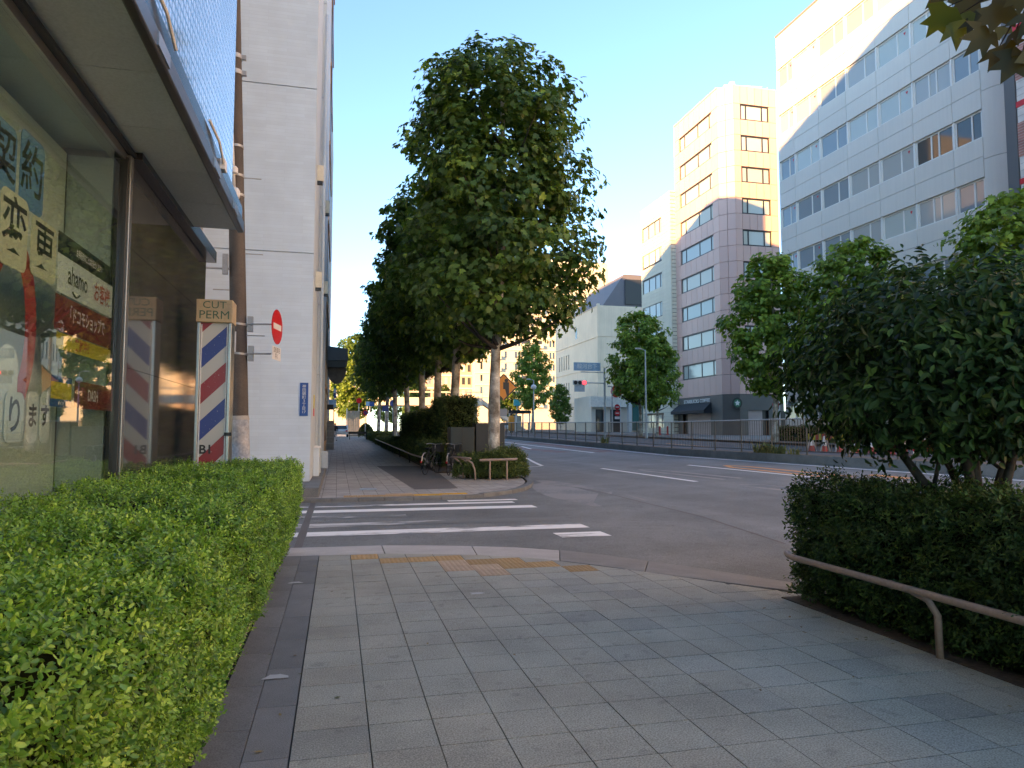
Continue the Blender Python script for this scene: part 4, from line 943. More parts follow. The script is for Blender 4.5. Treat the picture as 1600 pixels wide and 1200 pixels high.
cw = colsplit(8, LW); place_panels(OW, W_U, W_N, cw, (cw[1], cw[7], (.16,.58,.92)), LW)
place_panels(OC, uC, nC, [0,LC/2,LC], None, LC)
cs = [0, LS*.15, LS*.32, LS*.49, LS*.66, LS*.82, LS]; place_panels(OS, S_U, S_N, cs, (cs[1], cs[5], (.20,.76)), LS)
fb(MB(),OW,W_U,W_N,0,LW,zt+.001,zt+.12,-.3,.04).build('parapet_cap', m_pink, pink)
MB().tube([(PX+1,PY0+.2,zt+.6),(xr-1,PY0-.3,zt+.6)], .03, 6).build('roof_rail', m_white, pink)
for q in range(6): MB().tube([(PX+1+q*.9,PY0+.2-q*.1,zt-.1),(PX+1+q*.9,PY0+.2-q*.1,zt+.6)], .025, 6).build('roof_rail_post', m_white, pink)
MB().lathe([(.05,0),(.3,.1),(.36,.35),(.28,.6),(.05,.7)], (PX+1.6,PY0-.2,zt+.1), 12).build('roof_antenna', m_white, pink, smooth=True)
# dark shop front
sf = MB(); fb(sf,OW,W_U,W_N,0,1.1,g0-.3,g1-.01,-.06,.02); fb(sf,OW,W_U,W_N,1.1,7.0,g0+2.5,g1-.01,-.06,.02); fb(sf,OW,W_U,W_N,7.0,LW,g0-.3,g1-.01,-.06,.02)
fb(sf,OC,uC,nC,.0,LC,g0-.3,g1-.01,-.06,.02)
dl, dr = LS*.18, LS*.52
fb(sf,OS,S_U,S_N,0,dl,g0-.3,g1-.01,-.06,.02); fb(sf,OS,S_U,S_N,dl,dr+.6,g0+2.55,g1-.01,-.06,.02); fb(sf,OS,S_U,S_N,dr+.6,LS,g0-.3,g1-.01,-.06,.02)
sf.build('shop_front', m_dgrey, pink)
m_shut = M('pinkish_shutter', (.46,.37,.345), .55, .06, 1)
for nm, o, u, n_, a0, a1, h in (('shutter',OW,W_U,W_N,1.9,6.95,2.5),('shutter',OS,S_U,S_N,dl,dr,2.55)):
    s_ = MB()
    q = g0-.3
    while q < g0+h: fb(s_,o,u,n_,a0,a1,q,min(q+.118,g0+h),-.2,-.16); q += .125
    s_.build(nm, m_shut, pink)
fb(MB(),OS,S_U,S_N,dr+.62+1.0,dr+1.62+.9,g0-.2,g0+2.5,.021,.06).build('side_door', m_black, pink)
aw = MB(); o = OW
A = [o+W_U*.35+Z_*(g0+3.42)+W_N*.03, o+W_U*7.15+Z_*(g0+3.42)+W_N*.03, o+W_U*7.35+Z_*(g0+2.65)+W_N*.95, o+W_U*.15+Z_*(g0+2.65)+W_N*.95, o+W_U*7.35+Z_*(g0+2.36)+W_N*.95, o+W_U*.15+Z_*(g0+2.36)+W_N*.95, o+W_U*.15+Z_*(g0+2.36)+W_N*.03, o+W_U*7.35+Z_*(g0+2.36)+W_N*.03]
aw.v = [tuple(v) for v in A]; aw.f = [(0,3,2,1),(3,5,4,2),(0,6,5,3),(1,2,4,7),(5,6,7,4),(0,1,7,6)]; aw.mi = [0]*6
awn = aw.build('awning', flat('black_awning', (.02,.022,.026), .7), pink)
text('lettering', 'STARBUCKS COFFEE', .52, o+W_U*4.3+Z_*(g0+3.62)+W_N*.08, W_U, Z_, m_inkw, pink, ext=.02, bold=.008, sx=1.15)
lg = disc(MB(), OS+S_U*(-.35)+Z_*(g0+3.22)-Vector((0,.55,0))*0+S_N*.03, Vector((1,0,0)), S_N, .52, .1).build('round_sign', flat('sign_black_green', (.008,.02,.015), .4), pink)
disc(MB(), OS+S_U*(-.35)+Z_*(g0+3.22)+S_N*.131, Vector((1,0,0)), S_N, .36, .01).build('emblem_field', flat('emblem_green', (.02,.16,.09), .4), lg)
st = MB(); cc_ = OS+S_U*(-.35)+Z_*(g0+3.22)+S_N*.144
st.poly([cc_+S_U*(.29*q*math.sin(R(36*i)))+Z_*(.29*q*math.cos(R(36*i))) for i in range(10) for q in ((1 if i % 2 == 0 else .55),)]); st.build('emblem', m_inkw, lg)
lg2 = disc(MB(), OW+W_U*(-.5)+Z_*(g0+3.6)+W_N*.5, Vector((.75,.65,0)).normalized(), Vector((.65,-.75,0)).normalized(), .5, .1).build('blade_sign', flat('sign_black_green2', (.01,.018,.014), .4), pink)
# ---- pale yellow ribbed building
YX = 35.4; ya_, yb_ = 71.25, onx(1003,500,YX).y
m_yel = M('cream_rib_wall', (.72,.68,.54), .65, .05, .6, rnd=.03, streak=.06)
yel = thing('cream_building', 'cream building with horizontal ribs left of the pink building', 'building', (YX+4,(ya_+yb_)/2,1))
ytop = onx(1045,299,YX).z
MB().box(YX+.15, YX+9, ya_, yb_, .6, ytop).build('wall', m_bframe, yel)
OYl = Vector((YX, yb_, 0)); LY = yb_-ya_
z = ytop; k = 0
wz = [onx(1003, y, YX).z for y in (352,403,449)]
wz = [ytop-2.3-3.2*i for i in range(8)]
q = 1.0
while q < ytop-.05:
    inw = any(h-1.75 < q+.2 < h for h in wz)
    qq = min(q+.42, ytop)
    if inw: fb(MB(),OYl,W_U,W_N,0,.35,q+.015,qq,-.15,0).build('rib', m_yel, yel); fb(MB(),OYl,W_U,W_N,LY*.72,LY,q+.015,qq,-.15,0).build('rib', m_yel, yel)
    else: fb(MB(),OYl,W_U,W_N,0,LY,q+.015,qq,-.15,0).build('rib', m_yel, yel)
    MB().box(YX+.001, YX+.6, ya_-.12, ya_-.001, q+.06, qq).build('rib', m_yel, yel)
    q += .42
for h in wz: win(yel, OYl, W_U, W_N, .36, LY*.71, h-1.72, h+.02, (.33,.66,.9), m_bframe, .12, .1, GLS[random.choice((1,3,1))])
# ---- concrete hall with purple mansard roof
CXx = 38.0; cya = onx(934,560,CXx).y; cyb = onx(868,560,CXx).y
m_con = M('concrete_wall', (.80,.64,.47), .85, .09, .35, 30, .05, streak=.12)
hall = thing('concrete_hall', 'beige concrete hall with slit windows and purple grey slanted roof', 'building', (CXx+5,(cya+cyb)/2,1.2))
ctop = onx(934,476,CXx).z; cxr = ony(1006,560,cya).x
MB().box(CXx+.12, cxr, cya+.12, cyb, .6, ctop-.02).build('wall', m_con, hall)
OCn = Vector((CXx, cyb, 0)); LCn = cyb-cya
zz = [.8]+[onx(934,y,CXx).z for y in (625,574,526,478)]
sl_ = [.10,.16,.22,.28,.34]
for k, (z0, z1) in enumerate(zip(zz, zz[1:])):
    slits = sl_ if k in (1,2) else ()
    m = MB(); prev = 0
    zs0, zs1 = z0+(z1-z0)*.18, z0+(z1-z0)*.72
    for s_ in slits:
        a = LCn*s_; fb(m,OCn,W_U,W_N,prev,a,zs0,zs1,-.12,0); prev = a+LCn*.022
        fb(MB(),OCn,W_U,W_N,a,a+LCn*.022,zs0,zs1,-.118,-.09).build('window', GLS[2], hall)
    if slits: fb(m,OCn,W_U,W_N,prev,LCn,zs0,zs1,-.12,0); fb(m,OCn,W_U,W_N,0,LCn,z0+.08,zs0,-.12,0); fb(m,OCn,W_U,W_N,0,LCn,zs1,z1-.02,-.12,0)
    else: fb(m,OCn,W_U,W_N,0,LCn,z0+.08,z1-.02,-.12,0)
    m.build('wall_panel', m_con, hall)
    fb(MB(),OCn,W_U,W_N,-.05,LCn+.1,z1-.02,z1+.07,-.13,.1).build('string_course', m_con, hall)
    MB().box(CXx+.0, cxr, cya, cya+.11, z0+.08, z1-.02).build('wall_panel', m_con, hall)
MB().box(CXx-.05, CXx+.35, cya-.1, cya+.3, .8, ctop+.2).build('corner_pier', m_con, hall)
fb(MB(),OCn,W_U,W_N,LCn*.52,LCn*.56,zz[3]+.9,zz[3]+2.6,-.05,.02).build('window', GLS[2], hall)
m_mans = M('purple_roof', (.15,.14,.155), .6, .06, .6)
mr_ = MB(); y0_, y1_ = cya+.3, cyb-6; p = [(CXx+1,y0_,ctop),(cxr+8,y0_,ctop),(cxr+8,y1_,ctop),(CXx+1,y1_,ctop),(CXx+4.5,y0_,ctop+5.0),(cxr+8,y0_,ctop+5.0),(cxr+8,y1_,ctop+5.0),(CXx+4.5,y1_,ctop+5.0)]
mr_.v = p; mr_.f = [(0,1,5,4),(1,2,6,5),(2,3,7,6),(3,0,4,7),(4,5,6,7)]; mr_.mi = [0]*5; mr_.build('mansard_roof', m_mans, hall)
MB().box(CXx+4.6, cxr+2, cya+.1, cya+.29, ctop+.3, ctop+4.2).build('roof_gable', m_bframe, hall)
MB().box(CXx+3,CXx+9,cyb-5,cyb-1,ctop,ctop+2.6).build('roof_plant', m_galv, hall)
# low entrance block in front of the hall
ann = thing('bank_entrance', 'low white entrance block with dark glass doors before the concrete hall', 'building', (37,86,1.2))
ay = 86.0; L2 = lambda px, py: ony(px, py, ay)
x0_, x1_ = L2(925,640).x, L2(1006,640).x
zb = .55+rise(ay)+.14
MB().box(x0_, x1_+3, ay+.3, ay+7, zb-.3, zb+4.6).build('wall', M('annex_wall', (.78,.70,.58), .7, .06, .8), ann)
MB().box(x0_-.3, x0_+4.6, ay-.4, ay+.29, zb+3.2, zb+4.5).build('canopy', M('annex_canopy', (.8,.74,.64), .6), ann)
MB().box(x0_+4.9, x0_+5.3, ay-.3, ay+.29, zb-.2, zb+4.9).build('pier', m_white, ann)
for a, b, c_ in ((.6,1.7,0),(2.6,3.9,0),(6.2,7.6,1),(7.9,9.2,1)):
    f = MB().box(x0_+a, x0_+b, ay+.22, ay+.299, zb-.1, zb+2.9).build('door', m_bframe, ann); MB().box(x0_+a+.1, x0_+b-.1, ay+.2, ay+.219, zb, zb+2.8).build('pane', GLS[2], f)
rs_ = ony(961,612,ay); MB().tube([(rs_.x,ay+.5,zb+4.5),(rs_.x,ay+.5,rs_.z),(rs_.x,ay-.3,rs_.z)], .05, 6).build('sign_arm', m_galv, ann)
MB().box(x0_+5.6, x0_+8.9, ay+.1, ay+.19, zb+.2, zb+3.9).build('window_glass', flat('teal_glass', (.05,.16,.15), .06, spec=1), ann)
t = disc(MB(), (rs_.x, ay-.35, rs_.z), Vector((1,0,0)), S_N, .75, .1).build('round_sign', m_red, ann)
MB().box(rs_.x-.4, rs_.x+.4, ay-.47, ay-.455, rs_.z-.1, rs_.z+.1).build('sign_bar', m_white, t)
# ---- cream apartment block and the other far buildings
def block(name, label, l, r_, Y, top, mat, depth=18, rows=0, ph=3.0, cols=(), zb=0, wmat=None, groups=None):
    x0, x1 = ony(l,600,Y).x, ony(r_,600,Y).x; zt_ = ony((l+r_)/2, top, Y).z
    t = thing(name, label, 'building', ((x0+x1)/2, Y, 1))
    MB().box(x0, x1, Y, Y+depth, 0, zt_).build('wall', mat, t)
    return t, x0, x1, zt_
m_cream = M('cream_tile_wall', (.60,.53,.40), .75, .04, .4); m_crm_d = M('cream_trim', (.66,.60,.48), .7, .04, .4)
apt, x0, x1, zt_ = block('apartment_building', 'sunlit cream apartment block with rows of small windows and balconies', 742, 952, 180, 405, m_cream)
def pxw(px): return ony(px, 600, 180).x
row = 0
for yk in [463+18.4*i for i in range(10)]:
    zc_ = ony(840, yk, 180).z
    if zc_ < 4: break
    MB().box(x0-.1, x1+.1, 179.8, 179.999, zc_+1.15, zc_+1.42).build('string_course', m_crm_d, apt)
    for px in (812,822,842-21,855):
        pass
    for px in (806,811,816,790,752,860,865,870,896,901,906,925,930): MB().box(pxw(px)-.26, pxw(px)+.26, 179.93, 179.998, zc_-.9, zc_+.8).build('window', GLS[2], apt)
    for px in (823,841,884,775):
        b = MB().box(pxw(px)-1.0, pxw(px)+1.0, 179.92, 179.997, zc_-1.2, zc_+.7).build('balcony_opening', m_bframe, apt)
        MB().box(pxw(px)-1.15, pxw(px)+1.15, 178.9, 179.9, zc_-1.35, zc_-.35).build('balcony', m_crm_d, apt)
brown, x0, x1, zt_ = block('brown_building', 'tan brown tiled building left of the cream apartment block', 640, 745, 184, 470, M('tan_tile', (.46,.33,.25), .75, .06, .4), 14)
for yk in [535+20*i for i in range(5)]:
    zc_ = ony(700, yk, 184).z
    if zc_ < 6: continue
    for px in range(652,742,9): MB().box(ony(px,600,184).x-.4, ony(px,600,184).x+.4, 183.93, 183.998, zc_-.9, zc_+.9).build('window', random.choice(GLS), brown)
    MB().box(x0, x1, 183.8, 183.999, zc_+1.2, zc_+1.6).build('band', m_crm_d, brown)
col_, x0, x1, zt_ = block('cream_wing', 'narrow sunlit cream wing with tan panels beside the apartment block', 745, 772, 183, 470, m_cream, 10)
for yk in [560+17*i for i in range(5)]:
    zc_ = ony(760, yk, 183).z
    if zc_ > 4: MB().box(ony(747,600,183).x, ony(754,600,183).x, 182.9, 182.998, zc_-.9, zc_+.9).build('panel', M('tan_panel%d'%yk, (.5,.32,.17), .7), col_)
lb2, x0, x1, zt_ = block('beige_building', 'sunlit beige building seen far down the left pavement', 470, 575, 185, 570, m_cream, 12)
for yk in [583+11*i for i in range(6)]:
    zc_ = ony(520, yk, 185).z
    for px in range(512,572,7): MB().box(ony(px,600,185).x-.35, ony(px,600,185).x+.35, 184.93, 184.998, zc_-.5, zc_+.5).build('window', GLS[3], lb2)
tw, x0, x1, zt_ = block('distant_tower', 'pale tower top showing above the purple roof', 930, 957, 260, 420, M('pale_tower', (.6,.58,.54), .7), 20)
# footbridge over the road
fbg = thing('footbridge', 'beige footbridge crossing the road behind the street trees', 'bridge', (18,120,1))
x0, x1 = -3, ony(752,620,120).x
z0_, z1_ = ony(700,634,120).z, ony(700,612,120).z
MB().box(x0, x1, 119, 122, z0_, z0_+(z1_-z0_)*.55).build('girder', m_crm_d, fbg)
for yy in (119.05, 121.9): MB().box(x0, x1, yy, yy+.06, z1_-.1, z1_).build('handrail', m_crm_d, fbg)
for q in range(14): MB().box(x0+(x1-x0)*q/13-.05, x0+(x1-x0)*q/13+.05, 119.05, 119.11, z0_, z1_-.1).build('post', m_crm_d, fbg)
MB().box(x1-2, x1-.8, 119.6, 121.4, .8, z0_-.001).build('pier', m_crm_d, fbg)
MB().box(x0+4, x0+5.2, 119.6, 121.4, .8, z0_-.001).build('pier', m_crm_d, fbg)
s_ = MB(); a_, b_ = Vector((x1-.3,119.5,z0_+1)), Vector((x1+8,119.5,1.3))
s_.obox(a_, (b_-a_).normalized(), Vector((0,1,0)), (b_-a_).normalized().cross(Vector((0,1,0))), 0, (b_-a_).length, 0, 1.8, -.3, .3); s_.build('stair', m_crm_d, fbg)

# added unseen row behind the eye, bouncing sunlight into the shaded street
for k, (ya_, yb_, hh, c_, lb_) in enumerate(((-4,13.9,27,(.76,.74,.70),'pale block added unseen behind the viewpoint to bounce sunlight'),(-24,-4.2,31,(.74,.70,.62),'sand coloured block added unseen behind the viewpoint to bounce sunlight'),(-52,-24.2,29,(.78,.76,.72),'white block added unseen farthest behind the viewpoint to bounce sunlight'))):
    t = thing('street_building', lb_, 'building', (38,(ya_+yb_)/2,.5)); MB().box(33, 48, ya_, yb_, 0, hh).build('wall', M('bounce_wall%d'%k, c_, .75, .06, .5), t)
    for q in range(7):
        for r_ in range(int((yb_-ya_)/3.2)): MB().box(32.96, 32.999, ya_+.7+r_*3.2, ya_+2.7+r_*3.2, 4.6+q*3.5, 6.2+q*3.5).build('window', GLS[q % 2], t)
# ------------------------------------------------------------------ right side: shrub tree, rail, overhanging branch
sprof = [(1.28,.5,-.25,0),(1.40,.95,-.1,.05),(1.65,1.25,0,.1),(1.95,1.36,0,.1),(2.2,1.3,.05,.05),(2.42,1.1,.12,0),(2.55,.8,.15,0)]
sh_ = tree('small_tree', 'dark leafy many stemmed small tree growing out of the right hedge', 'tree', (4.66,4.36,0), sprof, 640, 40, .082, m_shrub, 21, .05, m_bark_d, tmpl=LANCE*np.array([1,1.3,1.2]), tf=OVAL_F, cr=.26, limbs=0, trunk_top=1.7, bias=.55, tint0=.38)
for ch_ in list(sh_.children):
    if ch_.name.startswith(('trunk','limbs')): bpy.data.objects.remove(ch_)
rr = random.Random(9); st_ = MB()
for k, (dx, dy, z1, r_) in enumerate(((-.75,.25,1.55,.05),(-.35,-.1,1.9,.045),(.05,.2,2.2,.055),(.3,-.25,2.0,.04),(.65,.1,1.9,.045),(.95,-.15,1.7,.04),(-.1,.5,1.8,.035))):
    b = Vector((.02*k-.05,.03*math.sin(k*2),-.03)); e = Vector((dx,dy,z1)); mid = b.lerp(e,.45)+Vector((-dx*.12,0,.16))
    m = MB().tube([b, b.lerp(mid,.5)+Vector((rr.uniform(-.03,.03),0,0)), mid, e], [r_*1.2, r_, r_*.8, r_*.35], 8)
    for q in range(3):
        f0 = mid.lerp(e, .1+.25*q); m.tube([f0, f0+Vector((rr.uniform(-.4,.4),rr.uniform(-.3,.3),rr.uniform(.15,.45)))], [r_*.4, r_*.15], 5)
    m.build('stem', m_bark_d, sh_, smooth=True)
# brown pipe rail before the azalea hedge
RX = 3.50
ra = [onx(px,py,RX) for px,py in ((1232,872),(1390,911),(1600,968))]
rail = thing('pipe_rail', 'low brown pipe rail in front of the dark right hedge', 'rail', (RX,3.5,0))
zr = sum(p.z for p in ra)/3
e_ = [Vector((RX+.02,5.16,zr-.01)), Vector((RX,5.05,zr)), Vector((RX,4.3,zr))]
MB().tube([(RX+.03,5.13,zr+.012),(RX+.005,5.07,zr+.003),(RX,5.0,zr),(RX,3.98,zr)], .024, 12).build('pipe', m_brownpipe, rail, smooth='auto')
MB().tube([(RX,3.976,zr),(RX,2.3,zr),(RX,.5,zr)], .024, 12).build('pipe', m_brownpipe, rail, smooth='auto')
MB().tube([(RX,3.99,zr),(RX,3.965,zr)], .0265, 12).build('sleeve', m_brownpipe, rail, smooth='auto')
for y in (3.72,1.2):
    MB().tube([(RX+.01,y+.10,zr-.01),(RX+.06,y+.03,zr-.05),(RX+.10,y,zr-.14),(RX+.105,y,.0)], .022, 8).build('post', m_brownpipe, rail, smooth=True)
# plane tree standing just outside the picture: one limb hangs into the top right corner
rng = np.random.default_rng(31)
ov = thing('overhanging_plane_tree', 'large brown green leaves hanging into the top right corner', 'tree', (5.6,1.4,0))
MB().tube([(5.6,1.4,-.05),(5.58,1.42,2),(5.62,1.4,4),(5.6,1.35,7)], [.22,.17,.15,.11], 10).build('trunk', m_bark, ov, smooth=True)
tips = [(1482,10,3.9),(1500,22,3.95),(1520,-10,4.0),(1535,18,3.9),(1550,-25,4.0),(1562,72,3.7),(1545,45,3.75),(1588,45,3.65),(1598,80,3.6),(1580,10,3.7),(1610,20,3.6),(1570,-40,3.9),(1470,-20,4.05),(1620,70,3.55),(1600,-30,3.6)]
E = [Vector((0,0,CH))+ray(px,py)*t for px,py,t in tips]
hub = Vector((0,0,CH))+ray(1640,-20)*3.75
lm = MB().tube([(5.6,1.4,3.1),(5.2,2.0,3.9),hub], [.08,.05,.03], 8)
for p in E: lm.tube([hub, hub.lerp(p,.5)+Vector((0,0,.08)), p], [.014,.008,.003], 5)
lm.build('limb', m_bark_d, ov, smooth=True)
pos = np.array([list(p) for p in E]); n = len(pos)
crown2 = np.concatenate([pos, rng.normal(0,1,(500,3))*np.array([1.1,1.1,1.2])+np.array([6.2,1.2,5.2])]); n2 = len(crown2)
nr = rng.normal(0,.4,(n2,3))+np.array([-.55,-.75,.25]); al = rng.normal(0,.45,(n2,3))+np.array([-.3,0,-.9])
sz = np.concatenate([rng.uniform(.17,.23,n), rng.uniform(.14,.22,500)])
MAPLE_L = MAPLE*np.array([1,1.05,1])
V, Fc, T = leaves(crown2, nr, sz, rng.normal(.45,.2,n2), MAPLE_L, MAPLE_F, rng, along=al)
o = bpy.data.objects.new('leaves', np_mesh('leaves', V, Fc, T, leafmat('autumn_plane_leaf', (.03,.035,.010), (.07,.065,.018), (.12,.15,.03), .5, .3))); COL.objects.link(o); attach(o, ov)
# ------------------------------------------------------------------ plane trees along the left pavement
p1 = [(4.3,1.0,-.2,0),(4.8,2.0,-.2,0),(5.6,2.75,.1,0),(6.6,3.0,.25,0),(7.6,2.95,.2,0),(9.4,2.6,.1,0),(11.2,2.55,0,0),(12.4,2.3,-.05,0),(13.0,1.8,-.1,0),(13.5,.9,-.1,0)]
g = 'plane trees along the left pavement'
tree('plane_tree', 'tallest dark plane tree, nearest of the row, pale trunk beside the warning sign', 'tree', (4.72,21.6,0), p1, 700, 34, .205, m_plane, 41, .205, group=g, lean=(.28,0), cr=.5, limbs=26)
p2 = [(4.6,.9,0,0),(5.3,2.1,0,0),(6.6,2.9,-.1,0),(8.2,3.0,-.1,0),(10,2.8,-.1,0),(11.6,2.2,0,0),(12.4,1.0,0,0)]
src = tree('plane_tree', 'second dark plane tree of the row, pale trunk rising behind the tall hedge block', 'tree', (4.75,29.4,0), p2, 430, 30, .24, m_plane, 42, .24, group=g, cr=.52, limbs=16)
row = [(4.75,34.6,1.0,'third plane tree of the row, pale leaning trunk with a side scar'),(4.75,41,1.02,'fourth plane tree of the row with thin dark trunk'),(4.6,49,.98,'fifth plane tree of the row with forked dark trunk'),(4.6,60,1.0,'sixth plane tree of the row, dark forked trunk'),(4.8,73,1.0,'seventh plane tree of the row near the round blue sign'),(4.8,86,1.0,'last plane tree of the dark row, farthest down the pavement')]
for k, (x, y, s_, lb_) in enumerate(row): copy_tree(src, (x, y, H(x,y)), rz=1.1*k+.7, label=lb_, scale=(s_*.97,s_*.97,s_))
# trees in light, farther off and across the street
p3 = [(3.0,.9,0,0),(3.8,2.0,0,0),(5.2,2.65,0,0),(7,2.75,0,0),(8.8,2.4,0,0),(10.2,1.7,0,0),(11.2,.7,0,0)]
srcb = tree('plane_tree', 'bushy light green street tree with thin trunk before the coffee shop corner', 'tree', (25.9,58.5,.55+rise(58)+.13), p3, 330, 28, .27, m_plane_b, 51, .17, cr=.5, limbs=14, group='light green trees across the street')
for x, y, s_, z_, lb_ in ((25.6,93,.95,1.08,'round light green tree before the cream apartment block'),(26.0,38.5,1.04,1.04,'light green tree, left of those hiding the white office block'),(26.0,31.5,.96,.96,'light green tree in the middle before the white office block'),(26.2,22.6,.92,.93,'light green tree at the right before the rounded office corner'),(26.4,56.0,.72,.78,'thin dark trunked tree half hidden behind the bushy street tree')):
    copy_tree(srcb, (x, y, H(x,y)+.13), rz=y*.7, label=lb_, scale=(s_,s_,z_))
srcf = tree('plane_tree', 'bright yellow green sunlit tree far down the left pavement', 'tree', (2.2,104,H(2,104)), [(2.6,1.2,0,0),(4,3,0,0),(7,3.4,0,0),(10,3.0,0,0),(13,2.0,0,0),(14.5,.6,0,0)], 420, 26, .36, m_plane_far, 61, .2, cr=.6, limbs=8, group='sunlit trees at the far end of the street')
for x, y, s_, lb_ in ((8.5,128,.75,'sunlit yellow tree seen under the crowns beside the footbridge'),(14,136,.8,'sunlit yellow tree between the dark trunks before the tan building'),(20,138,.62,'sunlit yellow tree behind the pale leaning trunk'),(29,122,.62,'pale green tree behind the turquoise sign'),(33,104,.5,'slim dark green tree beside the concrete hall')):
    copy_tree(srcf, (x, y, H(x,y)), rz=y, label=lb_, scale=s_)
# ------------------------------------------------------------------ hedges and shrubs in the left planter
def boxhedge(name, label, x0, x1, y0, y1, z0, z1, seed, n, leaf, mat=None, group=None, top=.4, cat='hedge', tmpl=OVAL):
    rng = np.random.default_rng(seed); w, l, h = x1-x0, y1-y0, z1-z0; A = [w*l, l*h, w*h, l*h]; tot = sum(A); zb = H((x0+x1)/2,(y0+y1)/2)
    S = [face_pts(rng, int(n*A[0]/tot), (x0,y0,z1+zb), (w,0,0), (0,l,0), (0,0,1), leaf, .05, .05),
         face_pts(rng, int(n*A[1]/tot), (x0,y0,z0+zb), (0,l,0), (0,0,h), (-1,0,.1), leaf, .05, .06),
         face_pts(rng, int(n*A[2]/tot), (x0,y0,z0+zb), (w,0,0), (0,0,h), (0,-1,.1), leaf, .05, .06),
         face_pts(rng, int(n*A[3]/tot), (x1,y0,z0+zb), (0,l,0), (0,0,h), (1,0,.1), leaf, .05, .06)]
    core = MB().box(x0+.12, x1-.12, y0+.12, y1-.1, z0+zb, z1+zb-.12)
    return hedge(name, label, S, mat or m_azalea, leaf, tmpl, seed, core, group, ((x0+x1)/2,(y0+y1)/2,zb), shoots=6, spread=.6, cat=cat)
struct(MB().prism([(3.3,24),(5.6,24),(5.6,84),(3.3,84)], lambda x,y: H(min(x,5),y)-.05, lambda x,y: H(min(x,5),y)+.03).build('planter_soil', m_soil))
boxhedge('clipped_hedge', 'tall dark hedge block right behind the grey cabinets', 3.95, 5.25, 27.2, 30.8, .05, 2.72, 71, 4200, .085, m_azalea_b)
boxhedge('clipped_hedge', 'long dark hedge behind the tall hedge block', 3.85, 5.15, 31.0, 46, .05, 2.3, 72, 6500, .10, m_azalea_b)
boxhedge('clipped_hedge', 'low dark hedge along the left pavement rail', 3.2, 3.85, 26.0, 62, .05, .85, 73, 7000, .09, m_azalea_b)
boxhedge('clipped_hedge', 'low far hedge at the end of the left planter', 3.2, 5.2, 64, 82, .05, .8, 74, 3000, .13, m_azalea_b)
# shrub round the foot of the first tree
rng = np.random.default_rng(77); S = []
for cx, cy, rx, rz_, n in ((3.95,21.2,.55,.62,800),(4.6,20.9,.62,.70,1000),(5.1,21.2,.55,.78,1000)):
    a = rng.uniform(0,2*np.pi,n); u = rng.uniform(0,1,n)**.6*math.pi/2; d = np.stack([np.cos(a)*np.sin(u+.12), np.sin(a)*np.sin(u+.12), np.cos(u)],1)
    S.append((np.array([cx,cy,.12])+d*np.array([rx,rx,rz_])*(1+rng.normal(0,.08,(n,1))), d, np.full(n,.085)))
hedge('ground_shrub', 'round green shrub at the foot of the nearest plane tree', S, m_azalea_b, .085, LANCE, 78, MB().lathe([(.3,.02),(.38,.3),(.2,.55)], (4.6,21.0,0), 10).lathe([(.25,.02),(.3,.3),(.15,.5)], (4.0,21.2,0), 10).lathe([(.25,.02),(.3,.3),(.15,.5)], (5.05,21.2,0), 10), loc=(4.6,21,0), shoots=7, spread=.5, cat='shrub', narrow=1.3, tint0=.62)
# brown hoop rails round the shrub and low rail along the planter
t = thing('hoop_rail', 'brown hoop rail in front of the round shrub', 'rail', (4.3,20.1,0))
MB().tube([(3.95,20.05,.58),(5.05,20.05,.60)], .035, 8).build('pipe', m_brownpipe, t, smooth='auto')
for x in (4.25,4.75): MB().tube([(x,20.06,.56),(x,20.06,.0)], .026, 8).build('post', m_brownpipe, t)
t = thing('hoop_rail', 'brown looped rail beside the parked bicycle', 'rail', (3.7,20.6,0))
MB().tube([(3.35,21.5,.62),(3.5,20.6,.64),(3.72,20.2,.62)], .03, 8).build('pipe', m_brownpipe, t, smooth=True)
for x, y in ((3.42,21.0),(3.66,20.35),(3.62,20.9)): MB().tube([(x-.05,y,.6),(x+.12,y-.02,.5),(x+.2,y-.03,.3),(x+.22,y-.03,0)], .026, 8).build('hoop', m_brownpipe, t, smooth=True)
t = thing('planter_rail', 'long low rail running along the left planter', 'rail', (3.05,40,0))
MB().tube([(3.12,24.9,.30),(3.08,26,.42)]+[(3.05,y,.44+rise(y)) for y in (27,30,35,40,45,50,55,60)], .032, 8).build('pipe', M('pale_rail', (.30,.27,.25), .4, .1, 3, metal=.3), t, smooth=True)
for y in range(27,61,5): MB().tube([(3.05,y,.42+rise(y)),(3.12,y,.25+rise(y)),(3.14,y,rise(y))], .025, 6).build('post', m_dark, t)
# ------------------------------------------------------------------ cabinets, warning sign
t = thing('street_cabinet', 'dark green street cabinet left of the pale trunk', 'cabinet', (4.05,24.4,0)); MB().box(3.72,4.55,24.0,24.7,.1,1.55).build('body', M('cabinet_green', (.018,.028,.028), .45, .1, 2), t, bevel=.02); MB().box(3.7,4.57,23.97,24.73,0,.1).build('plinth', m_conc, t); MB().box(4.12,4.135,23.985,24.0,.15,1.5).build('door_gap', m_black, t)
t = thing('street_cabinet', 'black street cabinet behind the pale trunk', 'cabinet', (5.2,24.4,0)); MB().box(4.6,5.62,24.05,24.75,.1,1.68).build('body', M('cabinet_black', (.014,.017,.019), .45, .1, 2), t, bevel=.02); MB().box(4.58,5.64,24.02,24.78,0,.1).build('plinth', m_conc, t); MB().box(5.1,5.112,24.035,24.05,.15,1.6).build('door_gap', m_galv, t)
ws = thing('warning_sign', 'amber diamond warning sign half hidden behind the pale trunk', 'sign', (5.62,25.2,0))
MB().tube([(5.62,25.2,0),(5.62,25.2,4.4)], .045, 10).build('post', m_white, ws, smooth='auto')
c = ony(787,605,25.13); q = .50
m = MB(); pts = [c+Vector((0,0,-q)), c+Vector((q,0,0)), c+Vector((0,0,q)), c+Vector((-q,0,0))]
